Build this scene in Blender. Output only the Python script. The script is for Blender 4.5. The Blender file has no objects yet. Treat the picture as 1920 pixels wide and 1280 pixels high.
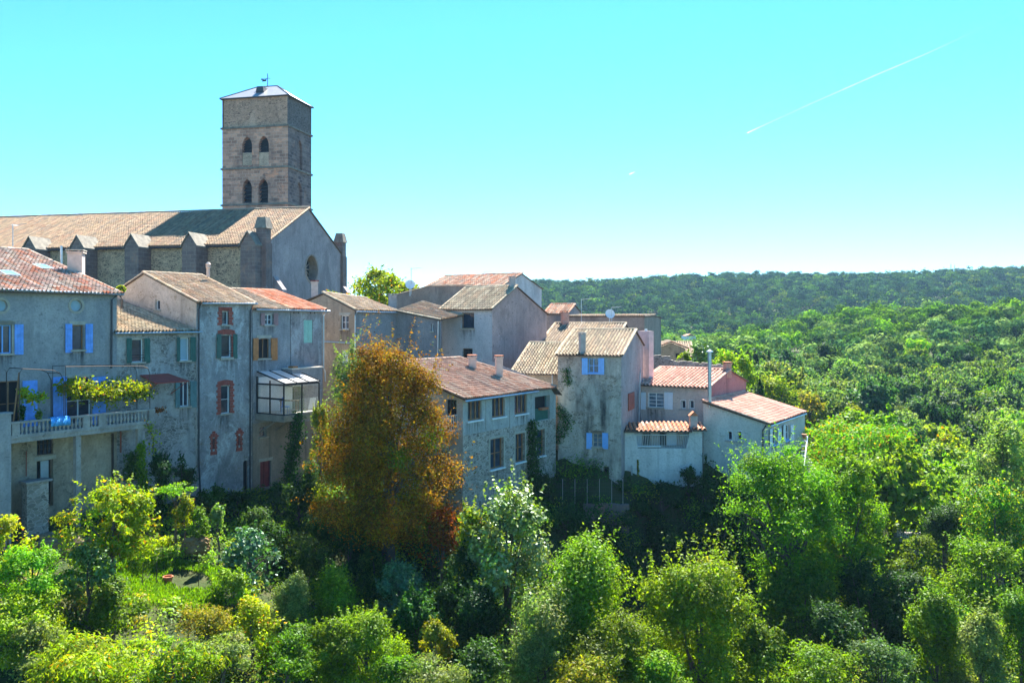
import bpy, bmesh, math, random
import numpy as np
from mathutils import Vector, Matrix
from mathutils.geometry import tessellate_polygon
random.seed(11)
rng = np.random.default_rng(5)
F, CX, HY = 1600.0, 960.0, 600.0
S = bpy.context.scene
COL = S.collection

# ------------------------------------------------------------------ basics
def P(px, py, Y):
    return Vector(((px-CX)/F*Y, Y, (HY-py)/F*Y))
U = Vector((.55, .835)).normalized(); V = Vector((U.y, -U.x))
U8 = Vector((.34, .94)).normalized(); V8 = Vector((U8.y, -U8.x))
G = Vector((.224, .975)).normalized(); AX = Vector((-G.y, G.x))

OFF = {}
def empty(name, loc, label, cat, group=None):
    o = bpy.data.objects.new(name, None); COL.objects.link(o)
    o.location = loc; o.empty_display_size = .3
    OFF[o.name] = Vector(loc)
    tag(o, label, cat, group); return o
def tag(o, label=None, cat=None, group=None, kind=None):
    if label: o['label'] = label
    if cat: o['category'] = cat
    if group: o['group'] = group
    if kind: o['kind'] = kind
    return o

class MB:
    def __init__(s): s.v = []; s.f = []; s.m = []; s.uv = []; s.c = []
    def face(s, pts, m=0, uv=None, col=(1, 1, 1)):
        i = len(s.v); s.v.extend([tuple(p) for p in pts]); n = len(pts)
        s.f.append(tuple(range(i, i+n))); s.m.append(m)
        s.uv.append(uv if uv else [(0, 0)]*n); s.c.append((n, col))
    def hexa(s, b, t, m=0, col=(1, 1, 1)):          # bottom quad, top quad
        s.face(b[::-1], m, None, col); s.face(t, m, None, col)
        for i in range(4):
            j = (i+1) % 4
            s.face([b[i], b[j], t[j], t[i]], m, [(0, 0), (1, 0), (1, 1), (0, 1)], col)
    def box(s, o, a, b, c, m=0, col=(1, 1, 1)):
        o = Vector(o); a = Vector(a); b = Vector(b); c = Vector(c)
        q = [o, o+a, o+a+b, o+b]
        s.hexa(q, [p+c for p in q], m, col)
    def cbox(s, c, hx, hy, hz, ang=0, m=0, col=(1, 1, 1)):
        ca, sa = math.cos(ang), math.sin(ang)
        a = Vector((ca, sa, 0))*hx*2; b = Vector((-sa, ca, 0))*hy*2
        s.box(Vector(c)-a/2-b/2-Vector((0, 0, hz)), a, b, (0, 0, 2*hz), m, col)
    def tube(s, pts, r, n=6, m=0, col=(1, 1, 1), cap=True):
        pts = [Vector(p) for p in pts]
        rs = r if isinstance(r, (list, tuple)) else [r]*len(pts)
        rings = []
        for i, p in enumerate(pts):
            d = (pts[min(i+1, len(pts)-1)]-pts[max(i-1, 0)]).normalized()
            e = Vector((0, 0, 1)) if abs(d.z) < .9 else Vector((1, 0, 0))
            a = d.cross(e).normalized(); b = d.cross(a)
            rings.append([p+(a*math.cos(2*math.pi*k/n)+b*math.sin(2*math.pi*k/n))*rs[i] for k in range(n)])
        for i in range(len(rings)-1):
            for k in range(n):
                l = (k+1) % n
                s.face([rings[i][k], rings[i][l], rings[i+1][l], rings[i+1][k]], m, None, col)
        if cap:
            s.face(rings[0][::-1], m, None, col); s.face(rings[-1], m, None, col)
    def prism(s, poly, ext, m=0, col=(1, 1, 1)):
        poly = [Vector(p) for p in poly]; ext = Vector(ext)
        s.face(poly, m, None, col); s.face([p+ext for p in poly][::-1], m, None, col)
        for i in range(len(poly)):
            j = (i+1) % len(poly)
            s.face([poly[i], poly[i]+ext, poly[j]+ext, poly[j]], m, None, col)
    def lathe(s, c, prof, n=10, m=0, col=(1, 1, 1)):
        c = Vector(c)
        rings = [[c+Vector((r*math.cos(2*math.pi*k/n), r*math.sin(2*math.pi*k/n), z)) for k in range(n)] for r, z in prof]
        for i in range(len(rings)-1):
            for k in range(n):
                l = (k+1) % n
                s.face([rings[i][k], rings[i][l], rings[i+1][l], rings[i+1][k]], m, None, col)
        s.face(rings[0][::-1], m, None, col); s.face(rings[-1], m, None, col)
    def build(s, name, mats, parent=None, smooth=False):
        if not isinstance(mats, (list, tuple)): mats = [mats]
        off = Vector((0, 0, 0))
        if parent is not None: off = OFF[parent.name]
        v = np.array(s.v, dtype=np.float64).reshape(-1, 3)-np.array(off)
        me = bpy.data.meshes.new(name)
        me.from_pydata(v.tolist(), [], s.f)
        for mm in mats: me.materials.append(mm)
        if len(mats) > 1: me.polygons.foreach_set('material_index', s.m)
        uvl = me.uv_layers.new(name='UVMap')
        uvl.data.foreach_set('uv', np.array([c for f in s.uv for q in f for c in q], dtype=np.float32))
        ca = me.color_attributes.new('col', 'FLOAT_COLOR', 'CORNER')
        arr = np.concatenate([np.tile(np.array([*c, 1.0], dtype=np.float32), n) for n, c in s.c])
        ca.data.foreach_set('color', arr)
        if smooth: me.polygons.foreach_set('use_smooth', [True]*len(me.polygons))
        me.update()
        o = bpy.data.objects.new(name, me); COL.objects.link(o)
        if parent is not None: o.parent = parent
        OFF[o.name] = off
        return o

# ------------------------------------------------------------------ materials
def newmat(name):
    m = bpy.data.materials.new(name); m.use_nodes = True
    nt = m.node_tree; nt.nodes.clear()
    out = nt.nodes.new('ShaderNodeOutputMaterial')
    return m, nt, out
class N:
    def __init__(s, nt): s.nt = nt
    def n(s, t, **k):
        x = s.nt.nodes.new(t)
        for a, b in k.items():
            if a[0] == '_': x.inputs[a[1:].replace('_', ' ')].default_value = b
            else: setattr(x, a, b)
        return x
    def l(s, a, b): s.nt.links.new(a, b)
    def mix(s, fac, a, b, mode='MIX'):
        x = s.nt.nodes.new('ShaderNodeMix'); x.data_type = 'RGBA'; x.blend_type = mode
        for sock, val in ((x.inputs[0], fac), (x.inputs[6], a), (x.inputs[7], b)):
            if isinstance(val, bpy.types.NodeSocket): s.l(val, sock)
            elif isinstance(val, (int, float)): sock.default_value = val
            else: sock.default_value = (*val, 1)
        return x.outputs[2]
    def ramp(s, inp, p0, p1):
        x = s.nt.nodes.new('ShaderNodeMapRange'); x.clamp = True
        x.inputs[1].default_value = p0; x.inputs[2].default_value = p1
        s.l(inp, x.inputs[0]); return x.outputs[0]
    def math(s, op, a, b=None):
        x = s.nt.nodes.new('ShaderNodeMath'); x.operation = op
        for i, val in enumerate((a, b)):
            if val is None: continue
            if isinstance(val, (int, float)): x.inputs[i].default_value = val
            else: s.l(val, x.inputs[i])
        return x.outputs[0]
    def noise(s, vec, scale, detail=5, rough=.6, dist=0):
        x = s.nt.nodes.new('ShaderNodeTexNoise')
        x.inputs['Scale'].default_value = scale; x.inputs['Detail'].default_value = detail
        x.inputs['Roughness'].default_value = rough; x.inputs['Distortion'].default_value = dist
        if vec is not None: s.l(vec, x.inputs['Vector'])
        return x.outputs['Fac']
    def scale(s, vec, sc, loc=(0, 0, 0)):
        x = s.nt.nodes.new('ShaderNodeMapping'); x.inputs['Scale'].default_value = sc; x.inputs['Location'].default_value = loc
        s.l(vec, x.inputs['Vector']); return x.outputs[0]

def plain(name, c, rough=.7, metal=0, var=.15, vs=3.0):
    m, nt, out = newmat(name); k = N(nt)
    tc = k.n('ShaderNodeTexCoord').outputs['Object']
    f = k.noise(tc, vs, 4)
    col = k.mix(k.ramp(f, .3, .7), [x*(1-var) for x in c], [min(1, x*(1+var)) for x in c])
    f2 = k.noise(tc, vs*9, 3)
    col = k.mix(k.math('MULTIPLY', k.ramp(f2, .55, .75), .35), col, [x*.6 for x in c])
    b = k.n('ShaderNodeBsdfPrincipled', _Roughness=rough, _Metallic=metal)
    k.l(col, b.inputs['Base Color']); k.l(b.outputs[0], out.inputs[0]); return m

def plaster(name, c1, c2, stain=(.06, .06, .055), streak=.5, stone=.0, stone_c=((.30, .24, .17), (.16, .13, .10)), white=0.0, seed=0, patch=0.5, ss=(2.2, .16)):
    hue = lambda c: (c[0]*1.25, c[1]*1.19, c[2]*1.215)
    c1, c2 = hue(c1), hue(c2)
    m, nt, out = newmat(name); k = N(nt)
    tc = k.n('ShaderNodeTexCoord').outputs['Object']
    tc = k.scale(tc, (1, 1, 1), (seed*7.3, seed*3.1, seed*1.7))
    n1 = k.noise(tc, .55, 7, .62, .4)
    col = k.mix(k.ramp(n1, .35, .65), c1, c2)
    # repaired or worn render: blotches with a ragged outline
    n2 = k.noise(tc, .9, 9, .72, 1.0)
    col = k.mix(k.math('MULTIPLY', k.ramp(n2, .52, .60), patch), col, [x*.72 for x in c1])
    n2b = k.noise(k.scale(tc, (1, 1, .6), (5, 2, 9)), 1.3, 9, .75, .8)
    col = k.mix(k.math('MULTIPLY', k.ramp(n2b, .56, .62), patch*.8), col, [min(.8, x*1.35) for x in c2])
    bump_h = k.noise(tc, 14, 6, .65)
    if white:
        n4 = k.noise(k.scale(tc, (1, 1, .7), (2, 8, 3)), .8, 10, .78, 1.2)
        col = k.mix(k.math('MULTIPLY', k.ramp(n4, .50, .60), white), col, (.62, .64, .63))
    if stone > 0:
        vor = k.n('ShaderNodeTexVoronoi', feature='F1'); vor.inputs['Scale'].default_value = 3.6
        vd = k.n('ShaderNodeTexVoronoi', feature='DISTANCE_TO_EDGE'); vd.inputs['Scale'].default_value = 3.6
        wob = k.n('ShaderNodeTexNoise'); wob.inputs['Scale'].default_value = 2.5; k.l(tc, wob.inputs['Vector'])
        sc = k.scale(tc, (1, 1, 1.7))
        add = k.n('ShaderNodeVectorMath', operation='ADD'); k.l(sc, add.inputs[0])
        mul = k.n('ShaderNodeVectorMath', operation='SCALE'); mul.inputs['Scale'].default_value = .35
        k.l(wob.outputs['Color'], mul.inputs[0]); k.l(mul.outputs[0], add.inputs[1])
        k.l(add.outputs[0], vor.inputs['Vector']); k.l(add.outputs[0], vd.inputs['Vector'])
        sep = k.n('ShaderNodeSeparateColor'); k.l(vor.outputs['Color'], sep.inputs[0])
        scol = k.mix(sep.outputs[0], *stone_c)
        scol = k.mix(k.math('MULTIPLY', k.ramp(sep.outputs[1], .6, .9), .6), scol, [x*.95 for x in c2])
        edge = k.ramp(vd.outputs['Distance'], .02, .09)
        scol = k.mix(edge, c2, scol)
        n3 = k.noise(k.scale(tc, (1, 1, 1), (11, 4, 7)), .7, 8, .7, .8)
        msk = k.math('MULTIPLY', k.ramp(n3, .62-.42*stone, .70-.42*stone), k.ramp(n3, -1, -.9))
        col = k.mix(msk, col, scol)
        bump_h = k.math('ADD', bump_h, k.math('MULTIPLY', k.math('MULTIPLY', edge, msk), .8))
    big = k.noise(k.scale(tc, (1, 1, .45), (3, 6, 2)), .42, 6, .6, .6)
    col = k.mix(k.math('MULTIPLY', k.ramp(big, .54, .66), .55), col, [x*.62 for x in c1])
    col = k.mix(k.math('MULTIPLY', k.ramp(big, .46, .34), .45), col, [min(.75, x*1.3) for x in c2])
    chip = k.noise(k.scale(tc, (1, 1, 1.3), (8, 1, 5)), 3.4, 5, .6, .3)
    col = k.mix(k.math('MULTIPLY', k.ramp(chip, .63, .68), .65), col, [x*.38 for x in c1])
    # rain streaks
    st = k.noise(k.scale(tc, (ss[0], ss[0], ss[1])), 1.0, 6, .65, .2)
    st2 = k.noise(tc, .35, 4)
    fac = k.math('MULTIPLY', k.math('MULTIPLY', k.ramp(st, .5, .75), k.ramp(st2, .35, .62)), streak)
    col = k.mix(fac, col, stain)
    fine = k.noise(tc, 9, 6, .7)
    col = k.mix(k.math('MULTIPLY', k.ramp(fine, .46, .74), .6), col, [x*.55 for x in c1])
    b = k.n('ShaderNodeBsdfPrincipled', _Roughness=.92)
    b.inputs['Specular IOR Level'].default_value = .2
    bp = k.n('ShaderNodeBump', _Strength=.55, _Distance=.05)
    k.l(bump_h, bp.inputs['Height']); k.l(bp.outputs[0], b.inputs['Normal'])
    k.l(col, b.inputs['Base Color']); k.l(b.outputs[0], out.inputs[0]); return m

def ashlar(name, c1, c2, cm, bw=.55, bh=.28, dirt=(.08, .075, .07), seed=0, dirt_amt=.6):
    m, nt, out = newmat(name); k = N(nt)
    t = k.n('ShaderNodeTexCoord'); uv = t.outputs['UV']; tc = t.outputs['Object']
    hue = lambda c: (c[0]*1.10, c[1]*.98, c[2]*1.03)
    c1, c2, cm, dirt = hue(c1), hue(c2), hue(cm), hue(dirt)
    br = k.n('ShaderNodeTexBrick'); br.inputs['Scale'].default_value = 1
    br.inputs['Brick Width'].default_value = bw; br.inputs['Row Height'].default_value = bh
    br.inputs['Mortar Size'].default_value = .028; br.inputs['Bias'].default_value = 0
    br.inputs['Color1'].default_value = (*c1, 1); br.inputs['Color2'].default_value = (*c2, 1); br.inputs['Mortar'].default_value = (*cm, 1)
    wob = k.n('ShaderNodeTexNoise'); wob.inputs['Scale'].default_value = 3; k.l(uv, wob.inputs['Vector'])
    mul = k.n('ShaderNodeVectorMath', operation='SCALE'); mul.inputs['Scale'].default_value = .07; k.l(wob.outputs['Color'], mul.inputs[0])
    add = k.n('ShaderNodeVectorMath', operation='ADD'); k.l(uv, add.inputs[0]); k.l(mul.outputs[0], add.inputs[1])
    k.l(add.outputs[0], br.inputs['Vector'])
    n1 = k.noise(k.scale(tc, (1, 1, 1), (seed*5, seed, 0)), .5, 8, .7, .5)
    col = k.mix(k.math('MULTIPLY', k.ramp(n1, .5, .66), dirt_amt), br.outputs['Color'], dirt)
    n2 = k.noise(tc, 5, 6, .75)
    col = k.mix(k.math('MULTIPLY', k.ramp(n2, .5, .7), .6), col, [x*.5 for x in c1])
    n3 = k.noise(k.scale(tc, (1, 1, 1), (9, 9, 9)), .8, 8, .7, .6)
    col = k.mix(k.math('MULTIPLY', k.ramp(n3, .54, .66), .5), col, [c1[0]*1.5, c1[1]*1.15, c1[2]*.9])
    b = k.n('ShaderNodeBsdfPrincipled', _Roughness=.95); b.inputs['Specular IOR Level'].default_value = .15
    bp = k.n('ShaderNodeBump', _Strength=.7, _Distance=.04)
    h = k.math('ADD', k.math('MULTIPLY', br.outputs['Fac'], -1.0), k.noise(tc, 12, 5))
    k.l(h, bp.inputs['Height']); k.l(bp.outputs[0], b.inputs['Normal'])
    k.l(col, b.inputs['Base Color']); k.l(b.outputs[0], out.inputs[0]); return m

def tilemat(name, lichen=.4, lc=(.20, .19, .14)):
    m, nt, out = newmat(name); k = N(nt)
    at = k.n('ShaderNodeAttribute', attribute_name='col').outputs['Color']
    tc = k.n('ShaderNodeTexCoord').outputs['Object']
    n1 = k.noise(tc, 1.2, 7, .7, .5); n2 = k.noise(tc, 16, 4, .7)
    f = k.math('MULTIPLY', k.ramp(k.math('ADD', k.math('MULTIPLY', n1, .6), k.math('MULTIPLY', n2, .4)), .48, .62), lichen)
    col = k.mix(f, at, lc)
    n3 = k.noise(k.scale(tc, (1, 1, 1), (4, 4, 4)), 7, 4, .7)
    col = k.mix(k.math('MULTIPLY', k.ramp(n3, .56, .7), .4), col, (.09, .075, .06))
    b = k.n('ShaderNodeBsdfPrincipled', _Roughness=.85); b.inputs['Specular IOR Level'].default_value = .25
    k.l(col, b.inputs['Base Color']); k.l(b.outputs[0], out.inputs[0]); return m

def glassmat(name, c=(.02, .03, .045), rough=.08):
    m, nt, out = newmat(name); k = N(nt)
    tc = k.n('ShaderNodeTexCoord').outputs['Object']
    f = k.noise(tc, 1.5, 3)
    col = k.mix(k.ramp(f, .4, .7), c, [x*2.2 for x in c])
    b = k.n('ShaderNodeBsdfPrincipled', _Roughness=rough); k.l(col, b.inputs['Base Color'])
    bp = k.n('ShaderNodeBump', _Strength=.08, _Distance=.05); k.l(k.noise(tc, 2.5, 2), bp.inputs['Height']); k.l(bp.outputs[0], b.inputs['Normal'])
    k.l(b.outputs[0], out.inputs[0]); return m

def clearglass(name):
    m, nt, out = newmat(name); k = N(nt)
    g = k.n('ShaderNodeBsdfGlossy', _Roughness=.03); t = k.n('ShaderNodeBsdfTransparent')
    t.inputs[0].default_value = (.86, .9, .9, 1)
    mx = k.n('ShaderNodeMixShader'); lw = k.n('ShaderNodeLayerWeight', _Blend=.25)
    k.l(k.ramp(lw.outputs['Facing'], .0, 1.6), mx.inputs[0]); k.l(t.outputs[0], mx.inputs[1]); k.l(g.outputs[0], mx.inputs[2])
    k.l(mx.outputs[0], out.inputs[0]); return m

def leafmat(name, trans=.5, gloss=.014, jit=.22, tint=(1.25, 1.35, .45)):
    m, nt, out = newmat(name); k = N(nt)
    at = k.n('ShaderNodeAttribute', attribute_name='col').outputs['Color']
    oi = k.n('ShaderNodeObjectInfo').outputs['Random']
    hs = k.n('ShaderNodeHueSaturation'); k.l(at, hs.inputs['Color'])
    r1 = k.n('ShaderNodeMapRange'); k.l(oi, r1.inputs[0]); r1.inputs[3].default_value = .5-.03; r1.inputs[4].default_value = .5+.022
    r2 = k.n('ShaderNodeMapRange'); k.l(k.math('FRACT', k.math('MULTIPLY', oi, 13.7)), r2.inputs[0]); r2.inputs[3].default_value = 1-jit; r2.inputs[4].default_value = 1+jit
    k.l(r1.outputs[0], hs.inputs['Hue']); k.l(r2.outputs[0], hs.inputs['Value'])
    col = hs.outputs[0]
    d = k.n('ShaderNodeBsdfDiffuse'); t = k.n('ShaderNodeBsdfTranslucent'); g = k.n('ShaderNodeBsdfGlossy', _Roughness=.5)
    k.l(col, d.inputs[0]); k.l(k.mix(1.0, col, tint, 'MULTIPLY'), t.inputs[0]); g.inputs[0].default_value = (.8, .9, .9, 1)
    m1 = k.n('ShaderNodeMixShader'); m1.inputs[0].default_value = trans; k.l(d.outputs[0], m1.inputs[1]); k.l(t.outputs[0], m1.inputs[2])
    m2 = k.n('ShaderNodeMixShader'); m2.inputs[0].default_value = gloss; k.l(m1.outputs[0], m2.inputs[1]); k.l(g.outputs[0], m2.inputs[2])
    k.l(m2.outputs[0], out.inputs[0]); return m

M = {}
M['h1'] = plaster('plaster_slate_grey', (.22, .235, .235), (.29, .29, .27), streak=.45, seed=1, patch=.35)
M['h1low'] = plaster('plaster_ochre', (.30, .25, .18), (.38, .32, .23), streak=.5, seed=2, patch=.5, stone=.25)
M['h2'] = plaster('plaster_rubble_grey', (.30, .295, .27), (.40, .38, .33), streak=.45, stone=.42, stone_c=((.26, .24, .21), (.15, .13, .11)), seed=3)
M['h3'] = plaster('plaster_flaking_white', (.22, .225, .22), (.30, .30, .28), streak=.55, white=.75, seed=4, stone=.12)
M['h3side'] = plaster('plaster_pinkish_rough', (.40, .35, .29), (.50, .44, .37), streak=.25, stone=.2, stone_c=((.44, .36, .28), (.28, .22, .17)), seed=5)
M['h4a'] = plaster('plaster_grey_worn', (.20, .21, .215), (.28, .28, .265), streak=.5, white=.2, seed=6)
M['h4b'] = plaster('plaster_mottled_lilac', (.21, .20, .20), (.28, .26, .24), stain=(.05, .05, .05), streak=.95, white=.35, seed=7, patch=.8)
M['h4low'] = plaster('plaster_brown_basement', (.22, .19, .15), (.30, .25, .19), streak=.6, seed=8)
M['h5a'] = plaster('plaster_ochre_brown', (.28, .22, .15), (.36, .29, .20), stain=(.09, .085, .08), streak=.8, seed=9)
M['h5'] = plaster('plaster_grey_flat', (.20, .205, .205), (.27, .265, .25), streak=.4, seed=10, patch=.4)
M['h6'] = plaster('plaster_pale_grey', (.33, .35, .345), (.39, .395, .38), streak=.18, seed=11, patch=.2)
M['h6s'] = plaster('plaster_dirty_pink', (.25, .21, .19), (.32, .26, .23), stain=(.12, .115, .11), streak=.6, seed=12, patch=.5)
M['h7'] = plaster('plaster_green_grey', (.30, .33, .31), (.38, .39, .36), streak=.35, seed=13, patch=.4)
M['h7low'] = plaster('rubble_stone', (.36, .34, .29), (.42, .39, .33), streak=.4, stone=.75, stone_c=((.32, .28, .22), (.15, .13, .11)), seed=14)
M['h8'] = plaster('plaster_blackened', (.36, .335, .28), (.46, .42, .34), stain=(.03, .034, .034), streak=1.5, ss=(.75, .09), stone=.3, stone_c=((.34, .28, .2), (.2, .17, .14)), seed=15, patch=.6)
M['h8s'] = plaster('plaster_mauve', (.27, .24, .23), (.33, .29, .27), streak=.5, seed=16, patch=.4)
M['h9'] = plaster('plaster_beige', (.40, .345, .30), (.45, .39, .34), streak=.15, seed=17, patch=.15)
M['h9s'] = plaster('plaster_dark_pink', (.28, .14, .135), (.33, .17, .16), streak=.4, seed=18, patch=.3)
M['h10'] = plaster('plaster_light_grey', (.42, .42, .375), (.48, .47, .42), streak=.15, seed=19, patch=.2)
M['lwall'] = plaster('plaster_white_damp', (.42, .43, .40), (.52, .52, .48), stain=(.2, .19, .16), streak=.5, seed=20, patch=.45)
M['brown'] = plaster('plaster_brown', (.24, .19, .15), (.30, .24, .19), streak=.4, seed=21)
M['tanstone'] = plaster('tan_stone', (.36, .27, .18), (.42, .32, .22), streak=.3, stone=.4, stone_c=((.44, .34, .24), (.28, .21, .15)), seed=22)
M['church'] = plaster('church_rubble', (.49, .345, .205), (.56, .41, .25), streak=.3, stone=.62, stone_c=((.38, .29, .19), (.14, .11, .085)), seed=23)
M['gable'] = plaster('church_render', (.23, .205, .20), (.30, .265, .25), stain=(.10, .10, .10), streak=.5, seed=24, patch=.4)
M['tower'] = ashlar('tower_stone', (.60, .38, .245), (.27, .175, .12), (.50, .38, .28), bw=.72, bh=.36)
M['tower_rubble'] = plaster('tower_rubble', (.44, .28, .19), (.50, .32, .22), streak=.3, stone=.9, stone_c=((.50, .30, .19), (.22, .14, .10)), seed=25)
M['tower_side'] = ashlar('tower_stone_shaded', (.24, .20, .165), (.09, .08, .075), (.22, .195, .17), bw=.72, bh=.36, dirt_amt=.8, seed=3)  # same tower stone darkened, shade of the right face painted into the colour
M['buttress'] = ashlar('buttress_stone', (.22, .18, .145), (.15, .125, .11), (.24, .215, .18), bw=.8, bh=.36, seed=5)
M['lichen'] = plain('lichen_stone', (.19, .17, .135), .95, var=.4, vs=2)
M['slate'] = plain('slate_roof', (.30, .31, .33), .55, var=.3, vs=4)
M['concrete'] = plaster('concrete_old', (.23, .22, .20), (.31, .30, .265), streak=.5, seed=26)
M['terr'] = plaster('terrace_cream', (.50, .45, .36), (.58, .52, .42), streak=.3, seed=27)
M['blue'] = plain('blue_paint', (.13, .32, .78), .55, var=.22)
M['blue2'] = plain('sky_blue_paint', (.20, .44, .86), .55, var=.1)
M['green'] = plain('dark_green_paint', (.015, .10, .075), .5, var=.2)
M['greygreen'] = plain('faded_teal_paint', (.10, .20, .20), .65, var=.25)
M['mint'] = plain('mint_paint', (.28, .50, .40), .6, var=.1)
M['orange'] = plain('orange_varnish', (.42, .15, .035), .5, var=.25)
M['mauve'] = plain('dusty_rose_paint', (.30, .17, .17), .6, var=.15)
M['redpaint'] = plain('dark_red_paint', (.20, .03, .035), .6, var=.2)
M['rust'] = plain('rust_shutter', (.30, .085, .05), .7, var=.25)
M['white'] = plain('white_paint', (.70, .72, .73), .5, var=.06)
M['shwhite'] = plain('bluish_white_paint', (.66, .70, .76), .5, var=.05)
M['wood'] = plain('brown_wood', (.26, .125, .05), .55, var=.3, vs=5)
M['oldwood'] = plain('old_wood', (.20, .14, .09), .8, var=.3, vs=5)
M['stone_trim'] = plain('stone_trim', (.40, .36, .29), .9, var=.2)
M['brick'] = plain('red_brick', (.32, .075, .05), .9, var=.4, vs=6)
M['zinc'] = plain('zinc', (.42, .46, .48), .35, .6, var=.15)
M['darkpipe'] = plain('dark_pipe', (.05, .05, .055), .5, .3)
M['black'] = plain('black_metal', (.02, .02, .022), .4, .3)
M['iron'] = plain('rusty_iron', (.07, .05, .04), .7, .4)
M['chim'] = plain('chimney_render', (.50, .40, .34), .9, var=.15)
M['chimg'] = plain('chimney_grey', (.36, .33, .31), .9, var=.2)
M['chimb'] = ashlar('chimney_brick', (.42, .16, .09), (.32, .12, .075), (.4, .33, .27), bw=.22, bh=.075)
M['tile'] = tilemat('tile_mixed', .35)
M['tile_old'] = tilemat('tile_lichened', .45, (.20, .175, .115))
M['tile_new'] = tilemat('tile_new', .08)
M['deck'] = plain('roof_underside', (.11, .075, .055), .95)
M['glass'] = glassmat('window_glass')
M['glass_b'] = glassmat('window_glass_bright', (.11, .15, .19), .15)
M['blind'] = plain('pale_blind', (.30, .42, .48), .5, var=.1)
M['curtain'] = plain('curtain_cloth', (.5, .52, .5), .9)
M['dark'] = plain('dark_interior', (.012, .011, .011), .95)
M['clear'] = clearglass('clear_glass')
M['terracotta'] = plain('terracotta', (.42, .14, .06), .85)
M['awning'] = plain('awning_red', (.34, .05, .03), .8)
M['towel'] = plain('towel_blue', (.06, .32, .72), .95, var=.5, vs=6)
M['bark'] = plain('bark', (.085, .065, .05), .95, var=.4, vs=4)
M['barkl'] = plain('bark_pale', (.17, .14, .11), .95, var=.35, vs=4)
M['leaf'] = leafmat('foliage')
M['leafg'] = leafmat('foliage_glossy', .34, .07)
M['leafa'] = leafmat('foliage_autumn', .38, .004, .05, (1.15, 1.0, .5))
M['leaff'] = leafmat('foliage_far', .18, .0, .18, (1.2, 1.25, .6))
M['rock'] = plaster('rock', (.15, .10, .045), (.22, .15, .065), streak=.5, stone=.3, seed=30)

# ------------------------------------------------------------------ terrain
CP = [(-600,30,-13.5),(0,30,-14.2),(300,31,-14.2),(600,31,-16.5),(900,30,-20),(1200,30,-22),(1600,30,-23.5),(2100,30,-24),
 (0,15,-15),(900,15,-22),(2000,15,-24),
 (-400,40,-9.9),(40,43,-10.2),(120,43.5,-10.4),(0,36,-12.3),(150,38,-12.2),(270,41.5,-12.6),(400,41,-12.9),(430,36,-14),(250,36,-13.5),
 (350,46,-11.9),(300,49,-10.8),(420,51.5,-10.9),(530,54,-11.4),(600,58,-11.4),(480,45,-13.3),(600,47,-14.2),(700,46,-13.6),(620,40,-15.5),(760,40,-17),
 (800,44,-15.3),(868,49,-12.2),(950,51,-13),(1000,55,-12.4),(950,44,-17),(1040,57.5,-11.9),(1120,57.3,-11.7),(1170,57.5,-12.6),(1100,55.6,-14.5),(1100,53,-18.2),(1100,46,-21.5),(1100,38,-23),
 (1250,58.6,-12.5),(1250,56.6,-15.2),(1250,54,-19),(1250,48,-22),(1400,58,-12.8),(1400,55.5,-17),(1400,51,-21),(1330,42,-23),(1480,60,-13.2),(1520,54,-18.5),(1500,45,-22),(1560,66,-14),(1700,68,-18),(1700,56,-22.5),
 (1900,50,-25),(1900,75,-23),(1700,45,-24),(1900,100,-21),(1560,80,-14.5),(1560,105,-15),(1750,100,-19),
 (300,70,-7),(600,80,-5),(0,80,-4),(1000,90,-6),(1250,90,-9),(1250,130,-11),(1400,95,-12),(1400,130,-14),(600,130,-4),(0,130,-4),(-800,100,-4),
 (1250,250,-14),(1000,250,-9),(1450,200,-12),(1600,150,-16),(1900,140,-17),(1700,210,-10.5),(1900,210,-8),(2200,200,-8),
 (1330,290,-13),(1450,290,-9),(1550,300,-3.6),(1700,300,-2.6),(1900,300,-2.2),(2200,300,-1),(1200,330,-14),(1600,400,-14),(1250,420,-12),(1900,400,-12),(600,300,-6),
 (1000,520,1),(1250,520,2),(1600,520,2),(1900,520,8),(500,520,0),(2400,520,10),(-500,520,0),
 (990,720,23),(1120,720,24),(1200,730,25),(1350,730,30),(1550,730,29),(1750,730,31.5),(1900,730,34.5),(2300,720,41),(500,720,20),(0,720,18),(-800,720,15),
 (1000,900,15),(1900,900,25),(0,900,10),(1500,1300,0),(0,1300,0),(2600,1000,20)]
_c = np.array(CP, float)
def _q(k, Y): return np.stack([k*3.2, 3.0*np.log(Y)], -1)
_Q = _q((_c[:, 0]-CX)/F, _c[:, 1])
def _phi(r2): return .5*r2*np.log(r2+1e-12)
_n = len(_c)
_K = _phi(((_Q[:, None]-_Q[None])**2).sum(-1))+np.eye(_n)*.004
_Pm = np.concatenate([np.ones((_n, 1)), _Q], 1)
_A = np.zeros((_n+3, _n+3)); _A[:_n, :_n] = _K; _A[:_n, _n:] = _Pm; _A[_n:, :_n] = _Pm.T
_w = np.linalg.solve(_A, np.concatenate([_c[:, 2], np.zeros(3)]))
def H(x, y):
    x = np.atleast_1d(np.asarray(x, float)); y = np.atleast_1d(np.asarray(y, float))
    Y = np.clip(y, 15, 1400); k = np.clip(x/Y, -1.1, 1.0)
    q = _q(k, Y)
    out = np.empty(len(x))
    for i in range(0, len(x), 20000):
        qq = q[i:i+20000]
        r2 = ((qq[:, None]-_Q[None])**2).sum(-1)
        out[i:i+20000] = _phi(r2)@_w[:_n]+_w[_n]+qq@_w[_n+1:]
    return out
def h1(x, y): return float(H([x], [y])[0])

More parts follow.
